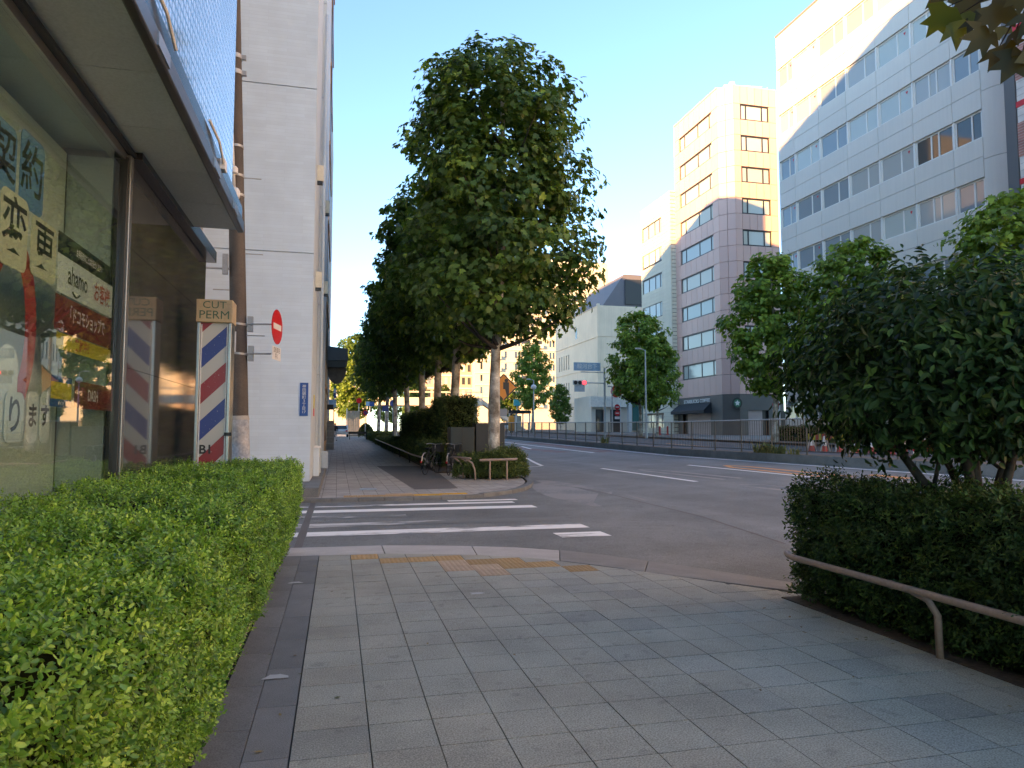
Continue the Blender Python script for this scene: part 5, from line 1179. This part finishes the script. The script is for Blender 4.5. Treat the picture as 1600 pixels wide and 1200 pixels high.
m.v = [tuple(p) for p in pts]+[tuple(p+Vector((0,.02,0))) for p in pts]; m.f = [(0,1,2,3),(7,6,5,4)]+[(i,i+4,(i+1)%4+4,(i+1)%4) for i in range(4)]; m.mi = [0]*6
pl = m.build('diamond', M('sign_amber', (.62,.25,.02), .45, .08, 3), ws)
pc = MB()
for a, b in zip(pts, pts[1:]+pts[:1]):
    d_ = (b-a).normalized(); n_ = Vector((0,-1,0)); inn = n_.cross(d_)
    pc.obox(a*.94+c*.06, d_, inn, n_, .03, (b-a).length*.94-.03, -.02, .02, .001, .003)
pc.build('border', m_black, pl)
g_ = MB(); o = c+Vector((0,-.004,-.02))
disc(g_, o+Vector((.1,0,.26)), Vector((1,0,0)), Vector((0,-1,0)), .07, .002, 12)
g_.poly([o+Vector(v) for v in ((-.02,0,.2),(-.02,0,-.05),(.05,0,-.05),(.12,0,-.3),(.2,0,-.3),(.2,0,.2))]); g_.build('pictogram', m_black, pl)
MB().box(5.55,5.95,25.1,25.12,c.z-1.05,c.z-.78).build('supplementary_plate', M('grey_plate', (.2,.24,.3), .5), ws)
# ------------------------------------------------------------------ bicycles
def bicycle(label, loc, rz):
    t = thing('bicycle', label, 'bicycle', loc, 'bicycles parked beside the planter', world=False, rz=rz)
    def ring(x):
        w = MB(); k = 24; pts = [(x+.33*math.cos(2*math.pi*i/k), 0, .345+.33*math.sin(2*math.pi*i/k)) for i in range(k+1)]; w.tube(pts, .014, 6, False); ty = w.build('wheel', m_black, t, smooth=True)
        s_ = MB()
        for i in range(10): a = math.pi*2*i/10; s_.tube([(x,0,.345),(x+.32*math.cos(a),0,.345+.32*math.sin(a))], .0025, 4)
        s_.build('spokes', m_steel, ty); MB().lathe([(.02,-.04),(.02,.04)], (x,0,.345), 8, 1).build('hub', m_steel, ty)
    ring(-.53); ring(.53)
    f = MB(); bb = (-.08,0,.30); sd = (-.22,0,.80); hd = (.36,0,.82)
    for a, b in ((bb,sd),(bb,(.38,0,.68)),((-.18,0,.52),(.36,0,.74)),(bb,(-.53,0,.345)),(sd,(-.53,0,.345)),(hd,(.53,0,.345))): f.tube([a,b], .016, 7)
    f.build('frame', m_dark, t, smooth='auto')
    MB().prism([(-.36,-.08),(-.10,-.03),(-.10,.03),(-.36,.08)], .82, .88).build('saddle', m_black, t, bevel=.015)
    MB().tube([(.28,-.27,.98),(.42,-.22,1.0),(.40,0,.97),(.42,.22,1.0),(.28,.27,.98)], .012, 7).tube([hd,(.38,0,.97)], .013, 6).build('handlebar', m_steel, t, smooth=True)
    b = MB().prism([(.46,-.15),(.76,-.17),(.76,.17),(.46,.15)], .72, .95); b.build('basket', m_dark, t)
    MB().tube([(-.08,-.09,.30),(.02,-.09,.18)], .01, 5).tube([(-.08,.09,.30),(-.18,.09,.42)], .01, 5).lathe([(.09,-.045),(.09,-.04)], (-.08,0,.30), 12, 1).build('crank', m_steel, t)
    MB().tube([(-.86,0,.40),(-.80,0,.6),(-.66,0,.70),(-.5,0,.71)], .02, 5).build('mudguard', m_steel, t); MB().box(-.90,-.88,-.03,.03,.40,.46).build('reflector', m_red, t)
    return t
bicycle('dark bicycle parked at the end of the long low rail', (3.02,23.6,0), R(62))
bicycle('second dark bicycle before the green cabinet', (3.62,23.0,0), R(70))
# ------------------------------------------------------------------ median fence
m_fence = M('fence_brown', (.085,.08,.068), .5, .12, 3); m_frail = M('fence_rail', (.45,.43,.40), .45, .1, 3)
FXX = 15.32
med = struct(MB().prism([(15.18,5),(15.75,5),(15.75,112),(15.18,112)], -.2, 0).build('median_kerb', m_conc))
bpy.data.objects.remove(med)
med = struct(sheet('median_top', [5,10,20,30]+list(range(35,125,5)), lambda y: [15.2,15.72], M('median_soil', (.13,.12,.10), .95, .3, 2), .20))
y = 5.0
while y < 112:
    n = 2.0 if y < 60 else 6.0
    MB().prism([(15.12,y+.006),(15.2,y+.006),(15.2,y+n-.006),(15.12,y+n-.006)], lambda x,yy: H(x,yy)-.2, lambda x,yy: H(15.2,yy)+.205).build('kerb_stone', m_ramp_d, med); y += n
fence = thing('median_fence', 'long brown pedestrian fence of upright bars along the road median', 'fence', (FXX,30,.6))
FZ = lambda y: H(FXX,y)+.2
yy = [7.0]
while yy[-1] < 108: yy.append(yy[-1]+2.0)
pm = MB().tube([(0,0,-.06),(0,0,1.24)], .032, 6).mesh('post', m_fence)
bm = MB()
for a, b in zip(yy, yy[1:]):
    inst('post', pm, (FXX, a, FZ(a)), fence)
    nb = 13 if a < 70 else 8
    if a < 60 or True:
        for k in range(1, nb):
            q = a+(b-a)*k/nb; z0 = FZ(q); bm.box(FXX-.007, FXX+.007, q-.007, q+.007, z0+.12, z0+1.2)
stuff(bm.build('bars', m_fence, fence))
rl = [(FXX,q,FZ(q)+1.22) for q in yy[::3]]; MB().tube(rl, .028, 6).build('top_rail', m_frail, fence)
rl = [(FXX,q,FZ(q)+.12) for q in yy[::3]]; MB().tube(rl, .018, 6).build('bottom_rail', m_fence, fence)
# weeds on the median
def weed(px, label, seed, n=26, h=.5, y=None):
    rng = random.Random(seed); p = onx(px, 700, 15.16); yv = p.y; z0 = H(15.2,yv)+.2
    t = thing('weed_tuft', label, 'plant', (15.16,yv,z0), 'weeds on the median'); m = MB()
    for k in range(n):
        a = rng.uniform(0,6.28); l = rng.uniform(.5,1)*h; s_ = rng.uniform(.1,.45); b = Vector((15.16,yv+rng.uniform(-.5,.5)*h*2.2,z0)); e = b+Vector((math.cos(a)*s_*.5,math.sin(a)*s_,l)); sd = Vector((math.sin(a),-math.cos(a),0))*.025
        mid = b.lerp(e,.5)+Vector((0,0,.07)); m.poly([b-sd,b+sd,mid+sd]); m.poly([b-sd,mid+sd,mid-sd]); m.poly([mid-sd,mid+sd,e])
    o_ = m.build('blades', M('weed_green_%d'%seed, (.17,.18,.055), .7, .2, 8), t); stuff(o_)
weed(1190,'pale green weed tuft at the fence foot, left one',1,60,.45); weed(1215,'pale green weed tuft at the fence foot, right one',2,60,.38); weed(945,'small weed at the fence foot before the hall',3,30,.5); weed(1240,'short weed on the median kerb',4,20,.3)
# ------------------------------------------------------------------ signals, lamps, signs across the street
sg = thing('traffic_signal', 'horizontal traffic signal showing red on an arm over the road', 'traffic signal', (24,52,1))
Ysg = 62.0; sp_ = ony(945,640,Ysg); zb = H(sp_.x,Ysg)
sx_ = sp_.x
MB().tube([(sx_,Ysg,zb-.1),(sx_,Ysg,ony(945,575,Ysg).z)], [.12,.08], 10).build('pole', m_galv, sg, smooth='auto')
az_ = ony(905,598,Ysg); MB().tube([(sx_,Ysg,az_.z),(az_.x,Ysg,az_.z)], .05, 8).build('arm', m_galv, sg)
hz = MB().box(az_.x-.65, az_.x+.65, Ysg-.2, Ysg-.051, az_.z-.22, az_.z+.22).build('signal_head', m_galv, sg, bevel=.05)
for k, (dx, mt_) in enumerate(((-.42,m_black),(0,m_black),(.42,flat('signal_red', (.8,.02,.03), .4, emit=(1,.02,.03), es=2.0)))):
    disc(MB(), (az_.x+dx,Ysg-.2,az_.z), Vector((1,0,0)), Vector((0,-1,0)), .18, .03, 16).build('lens', mt_, hz)
p_ = ony(917,573,Ysg); MB().box(p_.x-1.3,p_.x+1.3,Ysg-.1,Ysg-.05,p_.z-.38,p_.z+.38).build('name_plate', M('sign_plate_blue', (.30,.42,.55), .5), sg)
text('lettering', '駿河台下', .5, (p_.x,Ysg-.102,p_.z), (1,0,0), (0,0,1), m_inkw, sg)
MB().tube([(sx_,Ysg,p_.z-.5),(p_.x-.6,Ysg,p_.z-.5)], .04, 8).build('arm', m_galv, sg)
p_ = ony(905,607,Ysg); MB().box(p_.x-.5,p_.x+.5,Ysg-.1,Ysg-.05,p_.z-.3,p_.z+.3).build('cross_plate', M('sign_plate_pale', (.42,.48,.52), .5), sg)
def lamp(px, top, Y, label, arm=1.0):
    p = ony(px, 690, Y); zb = H(p.x,Y); zt = ony(px, top, Y).z
    t = thing('street_lamp', label, 'street lamp', (p.x,Y,zb))
    MB().tube([(p.x,Y,zb-.1),(p.x,Y,zb+3),(p.x,Y,zt)], [.1,.075,.05], 10).build('pole', m_galv, t, smooth='auto')
    MB().tube([(p.x,Y,zt-.05),(p.x-arm*.5,Y,zt+.06),(p.x-arm,Y,zt+.1)], .035, 6).build('arm', m_galv, t, smooth=True); MB().box(p.x-arm-.35,p.x-arm+.1,Y-.12,Y+.12,zt+.03,zt+.16).build('lamp_head', m_galv, t, bevel=.03)
    return t, p, zb, zt
lamp(1010,547,54,'slim grey street lamp before the bushy street tree',.5)
t, p, zb, zt = lamp(834,594,80,'grey street lamp with round camera before the round tree',.5)
MB().lathe([(.05,-.3),(.3,-.15),(.33,.05),(.2,.25),(.05,.3)], (p.x,80,zt-.8), 12).build('round_camera', m_white, t, smooth=True)
lamp(957,605,70,'thin grey post behind the fence before the bank doors',.1)
def redsign(px, py, Y, label, base=690, dia=.6):
    p = ony(px, py, Y); zb = H(p.x,Y)
    t = thing('road_sign', label, 'sign', (p.x+.35,Y,zb)); MB().tube([(p.x+.4,Y,zb-.1),(p.x+.4,Y,p.z+.5)], .045, 8).build('post', m_white, t)
    for q in (0,-.66):
        d_ = disc(MB(), (p.x,Y-.06,p.z+q), Vector((1,0,0)), Vector((0,-1,0)), dia/2, .02, 20).build('disc', m_red, t); MB().box(p.x-.2,p.x+.2,Y-.088,Y-.081,p.z+q-.05,p.z+q+.05).build('bar', m_white, d_)
    MB().box(p.x-.28,p.x+.28,Y-.08,Y-.06,p.z-1.3,p.z-1.02).build('plate', m_white, t)
    for q in (.1,-.6): MB().tube([(p.x,Y-.05,p.z+q),(p.x+.4,Y,p.z+q)], .02, 5).build('bracket', m_galv, t)
redsign(1211,620,52,'pair of red no entry signs on a white post at the coffee shop corner'); redsign(964,636,72,'pair of small red signs on a post before the bank doors')
# cones and striped barriers behind the fence
m_cone = M('cone_red', (.36,.045,.035), .5, .12, 5); m_cw = M('cone_white', (.6,.58,.55), .5, .1, 5)
def cone(label, x, y, first=[None]):
    z = H(x,y)+.021
    if first[0]: return copy_tree(first[0], (x,y,z), label=label)
    t = thing('traffic_cone', label, 'traffic cone', (x,y,z), 'cones behind the fence', world=False)
    MB().box(-.19,.19,-.19,.19,0,.04).build('base', m_cone, t)
    MB().lathe([(.14,.04),(.10,.28)], (0,0,0), 14).build('lower_cone', m_cone, t, smooth='auto'); MB().lathe([(.10,.281),(.075,.44)], (0,0,0), 14).build('white_band', m_cw, t, smooth='auto'); MB().lathe([(.075,.441),(.028,.70),(.02,.71)], (0,0,0), 14).build('tip', m_cw, t, smooth='auto')
    first[0] = t; return t
bars_ = [(1268,'under the left crown edge'),(1288,'second from the left'),(1312,'third from the left'),(1337,'fourth from the left'),(1362,'fifth from the left'),(1392,'sixth from the left'),(1412,'nearest the red arrow board')]
for px, nm in bars_:
    p = onx(px, 690, 20.4); cone('red and white cone behind the fence, '+nm, 20.4, p.y)
def barrier(label, x, y, first=[None]):
    z = H(x,y)+.021
    if first[0]: return copy_tree(first[0], (x,y,z), label=label)
    t = thing('work_barrier', label, 'barrier', (x,y,z), 'striped barriers behind the fence', world=False)
    for s_ in (-1,1):
        MB().tube([(-.25,s_*.45,0),(0,s_*.45,.8)], .02, 6).tube([(.25,s_*.45,0),(0,s_*.45,.8)], .02, 6).build('leg', m_galv, t)
    b = MB().box(-.05,-.03,-.6,.6,.52,.80).build('board', m_pyel, t); MB().box(-.052,-.0501,-.5,-.3,.53,.79).box(-.052,-.0501,-.1,.1,.53,.79).box(-.052,-.0501,.3,.5,.53,.79).build('stripes', m_cone, b)
    first[0] = t; return t
for px, nm in ((1278,'left of the row'),(1300,'second of the row'),(1324,'third of the row'),(1500,'right of the red arrow board')):
    p = onx(px, 690, 20.9); barrier('yellow striped work barrier behind the fence, '+nm, 20.9, p.y)
p = ony(1455,706,onx(1455,706,19.6).y); t = thing('arrow_board', 'red board with white arrows behind the fence', 'sign', (p.x,p.y,p.z-.4)); zb = H(p.x,p.y)+.02
bd = MB().obox((p.x,p.y,zb+.55), (.55,-.83,0), Z_, (-.83,-.55,0), -.55, .55, -.32, .32, 0, .03).build('board', m_red, t)
for s_ in (-1,1): MB().tube([(p.x+s_*.3,p.y-s_*.45,zb),(p.x+s_*.3,p.y-s_*.45,zb+.4)], .02, 6).build('leg', m_galv, t)
text('lettering', '<<<', .5, Vector((p.x,p.y,zb+.55))+Vector((-.83,-.55,0))*.032, (.55,-.83,0), Z_, m_inkw, bd, bold=.02)
# hedge and white plinth before the coffee shop
boxhedge('street_hedge', 'clipped hedge behind the cones across the street', 27.4, 28.4, 28, 41, .15, 1.1, 91, 2600, .12, m_azalea_b)
t = thing('traffic_cone', 'red cone beside the no entry post', 'traffic cone', (0,0,0)); bpy.data.objects.remove(t)
c1 = ony(1211,676,54); cone('red cone beside the no entry post at the coffee shop', c1.x, 54)
for px, nm in ((1031,'left of two red bollards by the cream building'),(1043,'right of two red bollards by the cream building')):
    p = ony(px, 676, 64); zb = H(p.x,64)+.14; t = thing('bollard', nm, 'bollard', (p.x,64,zb), 'red bollards'); MB().lathe([(.16,0),(.16,.06),(.1,.1),(.1,.75),(.06,.85)], (p.x,64,zb), 12).build('post', m_red, t, smooth='auto')
# orange cushion at the far fence end and turquoise sign, bus shelter
t = thing('cushion_post', 'orange cushioned post at the far end of the fence', 'bollard', (15.4,109.6,1.2)); zb = FZ(109.6)-.2
px_ = ony(799,668,92); zb = H(px_.x,92); t.location = (px_.x,92,zb)
MB().lathe([(.30,.25),(.42,.45),(.42,2.0),(.30,2.3)], (px_.x,92,zb), 14).build('cushion', M('orange_pad', (.62,.26,.02), .5, .08, 2), t, smooth='auto'); MB().lathe([(.2,0),(.2,.26)], (px_.x,92,zb), 10).build('foot', m_dark, t); MB().lathe([(.12,2.301),(.16,2.5),(.05,2.6)], (px_.x,92,zb), 10).build('lamp', m_dark, t)
t = thing('shop_sign', 'turquoise sign box standing before the pale green tree', 'sign', (27,104,1.2)); a, b = ony(803,624,104), ony(813,634,104); zb = H(a.x,104)
MB().box(a.x,b.x+.1,104,104.2,b.z,a.z).build('panel', flat('turquoise', (.05,.38,.42), .5), t); MB().tube([((a.x+b.x)/2,104.1,zb-.1),((a.x+b.x)/2,104.1,b.z)], .08, 6).build('post', m_galv, t)
t = thing('bus_shelter', 'low dark roofed shelter under the turquoise sign', 'shelter', (27,100,1.2)); a, b = ony(795,642,100), ony(830,646,100); zb = H(a.x,100)
MB().box(a.x,b.x,100,102,b.z,a.z+.1).build('roof', m_dark, t)
for f_ in (.05,.35,.65,.95): MB().box(a.x+(b.x-a.x)*f_-.08,a.x+(b.x-a.x)*f_+.08,100.2,100.4,zb-.1,b.z-.001).build('post', m_white, t)
MB().box(a.x+.5,b.x-1,101.8,101.9,zb+.3,b.z-.3).build('back_panel', GLS[1], t)
# ------------------------------------------------------------------ far end of the left pavement
def roundsign(px, py, Y, label, mat, dia=.6, ring=None, w=0):
    p = ony(px,py,Y); zb = H(p.x,Y); t = thing('road_sign', label, 'sign', (p.x,Y,zb)); MB().tube([(p.x,Y,zb-.05),(p.x,Y,p.z+.3)], .035, 8).build('post', m_white, t)
    if w: MB().box(p.x-w,p.x+w,Y-.08,Y-.04,p.z-.3,p.z+.3).build('panel', mat, t)
    else:
        d_ = disc(MB(), (p.x,Y-.05,p.z), Vector((1,0,0)), Vector((0,-1,0)), dia/2, .02, 20).build('disc', mat, t)
        if ring: disc(MB(), (p.x,Y-.073,p.z), Vector((1,0,0)), Vector((0,-1,0)), dia*.34, .004, 20).build('field', ring, d_); MB().obox((p.x,Y-.08,p.z), Vector((.7,0,.7)), Vector((-.7,0,.7)), Vector((0,-1,0)), -.25,.25,-.035,.035,0,.003).build('bar', m_red, d_)
    return t
roundsign(571,645,82,'round no parking sign on a white post at the pavement end',m_red,.62,m_blue)
roundsign(602,638,70,'blue square sign before the last dark trunk',m_blue,w=.3)
roundsign(578,631,100,'blue direction panel beyond the no parking sign',m_blue,w=.55)
roundsign(614,630,96,'blue round sign under the crowns',m_blue,.9)
roundsign(561,626,98,'red round sign above the pavement end',m_red,.75)
t = thing('bench', 'dark green bench at the far end of the left pavement', 'bench', (3.2,78,H(3,78))); a, b = ony(545,672,78), ony(574,672,78); zb = H(1.5,78)
for k in range(3): MB().box(a.x,b.x,77.8+.16*k,77.92+.16*k,zb+.42,zb+.46).build('slat', M('bench_green%d'%k, (.03,.06,.05), .5), t)
MB().box(a.x,b.x,78.3,78.34,zb+.6,zb+.85).build('backrest', m_dark, t)
for x in (a.x+.1,b.x-.1): MB().box(x-.03,x+.03,77.8,78.34,zb,zb+.42).build('leg', m_dark, t); MB().box(x-.03,x+.03,78.3,78.34,zb+.42,zb+.85).build('back_post', m_dark, t)
rng = np.random.default_rng(5); n = 700; d = unit(rng.normal(size=(n,3))); d[:,2] = abs(d[:,2]); p = ony(572,660,90)
hedge('round_bush', 'round dark green bush behind the no parking sign', [(np.array([p.x,90,H(1,90)+.2])+d*np.array([.95,.95,1.5]), d, np.full(n,.16))], m_azalea_b, .16, OVAL, 6, MB().lathe([(.5,.9),(.6,1.5),(.3,2.0)], (p.x,90,H(1,90)-.4), 10), loc=(p.x,90,H(1,90)), shoots=6, cat='shrub')
t = thing('panel_fence', 'beige panel fence at the far end of the left pavement', 'fence', (2,96,1)); a, b = ony(543,642,96), ony(562,672,96); zb = H(2,96)
for k in range(7): MB().box(a.x+(b.x-a.x)*k/7+.01, a.x+(b.x-a.x)*(k+1)/7-.01, 96, 96.06, zb, a.z).build('panel', M('beige_panel', (.42,.38,.32), .7), t)
MB().box(a.x-.15,a.x-.01,95.9,96.1,zb,a.z+.3).build('post', m_white, t)
# shop signs along the left pavement
t = thing('shop_sign', 'green and white striped shop sign on the left far down the pavement', 'sign', (.2,88,4)); a, b = ony(511,602,88), ony(525,622,88)
MB().box(-.5,b.x,88,88.2,ony(520,607,88).z,a.z).build('green_band', flat('sign_green2', (.02,.22,.06), .5), t); MB().box(-.5,b.x,88,88.2,ony(520,614,88).z,ony(520,607.2,88).z).build('white_band', m_white, t); MB().box(-.5,b.x,88,88.2,b.z,ony(520,614.2,88).z).build('blue_band', m_blue, t)
MB().box(-.5,-.4,88.05,88.15,.5,b.z).build('post', m_galv, t)
t = thing('shop_sign', 'pale blue board under the green sign', 'sign', (.2,86,3)); a, b = ony(514,624,86), ony(525,636,86); MB().box(a.x,b.x,86,86.15,b.z,a.z).build('panel', M('pale_blue_board', (.35,.5,.62), .5), t); MB().box(a.x,a.x+.08,86.02,86.1,.5,b.z).build('post', m_galv, t)
t = thing('shop_sign', 'dark shelf sign sticking out of the dark shop front', 'sign', (0,52,3)); a, b = ony(506,632,52), ony(521,640,52); MB().box(-.85,b.x,52,52.3,b.z,a.z).build('panel', m_dark, t)
t = thing('shop_stand', 'grey goods stand outside the dark shop front', 'stand', (0,49,.3)); zb = rise(49); MB().box(-.845,-.2,48.6,49.6,zb+.01,zb+1.9).build('frame', M('stand_grey', (.3,.29,.28), .6, .2, 5), t); MB().box(-.845,-.1,48.4,49.8,zb+.002,zb+.009).build('mat', m_dark, t)
for k in range(4): MB().box(-.84,-.15,48.55,49.65,zb+.4+.4*k,zb+.43+.4*k).build('shelf', m_galv, t)
# parked car and pedestrian
def car(label, loc, rz, body):
    t = thing('parked_car', label, 'car', loc, world=False, rz=rz)
    side = [(-2.1,.35),(-2.12,.75),(-1.9,.92),(-1.2,.98),(-.75,1.45),(.75,1.5),(1.45,1.0),(2.05,.85),(2.15,.6),(2.1,.32)]
    m = MB(); n = len(side); m.v += [(x,-.84,z) for x,z in side]+[(x,.84,z) for x,z in side]; m.f += [tuple(range(n)),tuple(range(n,2*n))[::-1]]+[(i,i+n,(i+1)%n+n,(i+1)%n) for i in range(n)]; m.mi += [0]*(n+2)
    b = m.build('body', body, t, bevel=.07, seg=3)
    for s_ in (-1,1):
        g_ = [(-1.05,1.02),(-.68,1.40),(.7,1.43),(1.2,1.04)]; w = MB(); w.v += [(x,s_*.85,z) for x,z in g_]; w.f.append((0,1,2,3) if s_ > 0 else (3,2,1,0)); w.mi.append(0); w.build('side_window', GLS[2], t)
        for x in (-1.35,1.3): MB().lathe([(.31,-.1),(.31,.1)], (x,s_*.78,.31), 18, 1).build('wheel', m_black, t, smooth='auto')
        MB().box(2.06,2.14,s_*.62-.15,s_*.62+.15,.62,.75).build('headlight', m_white, t); MB().box(-2.15,-2.1,s_*.65-.12,s_*.65+.12,.68,.85).build('tail_light', m_red, t)
    MB().poly([(-1.25,-.7,1.0),(-.83,-.62,1.42),(-.83,.62,1.42),(-1.25,.7,1.0)]).build('rear_window', GLS[2], t)
    MB().box(-2.16,-2.13,-.25,.25,.45,.6).build('number_plate', m_white, t); return t
p = ony(533,666,92); car('white car standing across the end of the left pavement', (p.x,92,H(0,92)), R(90), flat('car_white', (.7,.7,.7), .25))
p = ony(788,669,118); c2_ = car('small white car far down the road behind the pale trunk', (p.x,118,H(p.x,118)-.08), R(90), flat('car_white2', (.68,.69,.7), .25))
def person(label, loc, rz, top, legs):
    me = bpy.data.meshes.new('person')
    J = {'p':(0,0,.95),'c':(0,.02,1.3),'n':(0,.02,1.48),'h0':(0,.04,1.56),'h':(0,.05,1.66),'h2':(0,.05,1.74),'ls':(-.18,.02,1.4),'le':(-.24,-.03,1.13),'lh':(-.22,.1,.9),'rs':(.18,.02,1.4),'re':(.24,.0,1.13),'rh':(.22,-.08,.9),'ll':(-.1,0,.9),'lk':(-.11,.12,.5),'lf':(-.11,.08,.06),'lt':(-.11,.22,.03),'rl':(.1,0,.9),'rk':(.11,.03,.5),'rf':(.11,-.2,.1),'rt':(.11,-.08,.04)}
    rad = {'p':.15,'c':.17,'n':.07,'h0':.07,'h':.105,'h2':.08,'ls':.075,'le':.05,'lh':.04,'rs':.075,'re':.05,'rh':.04,'ll':.1,'lk':.065,'lf':.05,'lt':.04,'rl':.1,'rk':.065,'rf':.05,'rt':.04}
    K = list(J); ed = [('p','c'),('c','n'),('n','h0'),('h0','h'),('h','h2'),('c','ls'),('ls','le'),('le','lh'),('c','rs'),('rs','re'),('re','rh'),('p','ll'),('ll','lk'),('lk','lf'),('lf','lt'),('p','rl'),('rl','rk'),('rk','rf'),('rf','rt')]
    me.from_pydata([J[k] for k in K], [(K.index(a),K.index(b)) for a,b in ed], []); o = bpy.data.objects.new('person', me); COL.objects.link(o)
    o.modifiers.new('skin','SKIN'); sv = me.skin_vertices[0].data
    for k, v in zip(K, sv): v.radius = (rad[k], rad[k]*(.75 if k in 'pc' else 1)); v.use_root = k == 'p'
    o.modifiers.new('sub','SUBSURF').levels = 1; o.modifiers['sub'].render_levels = 2
    m, N, L, B = nodes('person_clothes_'+label[:6]); tc = N.new('ShaderNodeTexCoord'); s_ = N.new('ShaderNodeSeparateXYZ'); L.new(tc.outputs['Object'], s_.inputs[0])
    r_ = N.new('ShaderNodeValToRGB'); r_.color_ramp.interpolation = 'CONSTANT'; e = r_.color_ramp.elements; e[0].position = 0; e[0].color = (.03,.03,.03,1); e[1].position = .05; e[1].color = (*legs,1)
    for ps, c_ in ((.47,top),(.745,(.4,.26,.19)),(.81,(.015,.012,.01))): q = e.new(ps); q.color = (*c_,1)
    dv = N.new('ShaderNodeMath'); dv.operation = 'DIVIDE'; dv.inputs[1].default_value = 2; L.new(s_.outputs[2], dv.inputs[0]); L.new(dv.outputs[0], r_.inputs[0]); L.new(r_.outputs[0], B.inputs['Base Color']); B.inputs['Roughness'].default_value = .8
    me.materials.append(m); o.location = loc; o.rotation_euler = (0,0,rz); tag(o, label, 'person'); return o
p = ony(524,668,72); person('person in dark top and pale trousers walking at the pavement end', (p.x,72,H(0,72)), R(10), (.02,.02,.024), (.5,.5,.5))

# fallen leaves and scraps on the near pavement
rr = random.Random(23)
for k in range(38):
    x, y = (rr.uniform(-.1,3.5), rr.uniform(2.6,7.4)) if k < 18 else ((rr.uniform(-.5,-.1), rr.uniform(2.4,8)) if k < 27 else (rr.uniform(3.1,3.6), rr.uniform(2.8,5.3))); a = rr.uniform(0,6.28); s_ = rr.uniform(.02,.045); z = .004
    pts = [(0,0,0),(.35,-.22,.15),(.8,-.15,.1),(1,0,.25),(.75,.2,.12),(.35,.24,.1)]
    m = MB().poly([(x+s_*(u*math.cos(a)-v*math.sin(a)), y+s_*(u*math.sin(a)+v*math.cos(a)), z+w*s_*.5) for u,v,w in pts])
    tag(m.build('fallen_leaf', M('dry_leaf%d'%(k%4), ((.22,.13,.05),(.14,.10,.05),(.25,.19,.08),(.12,.13,.04))[k%4], .8, .2, 40)), 'small dry fallen leaf lying on the near grey pavement', 'leaf', 'fallen leaves on the pavement')
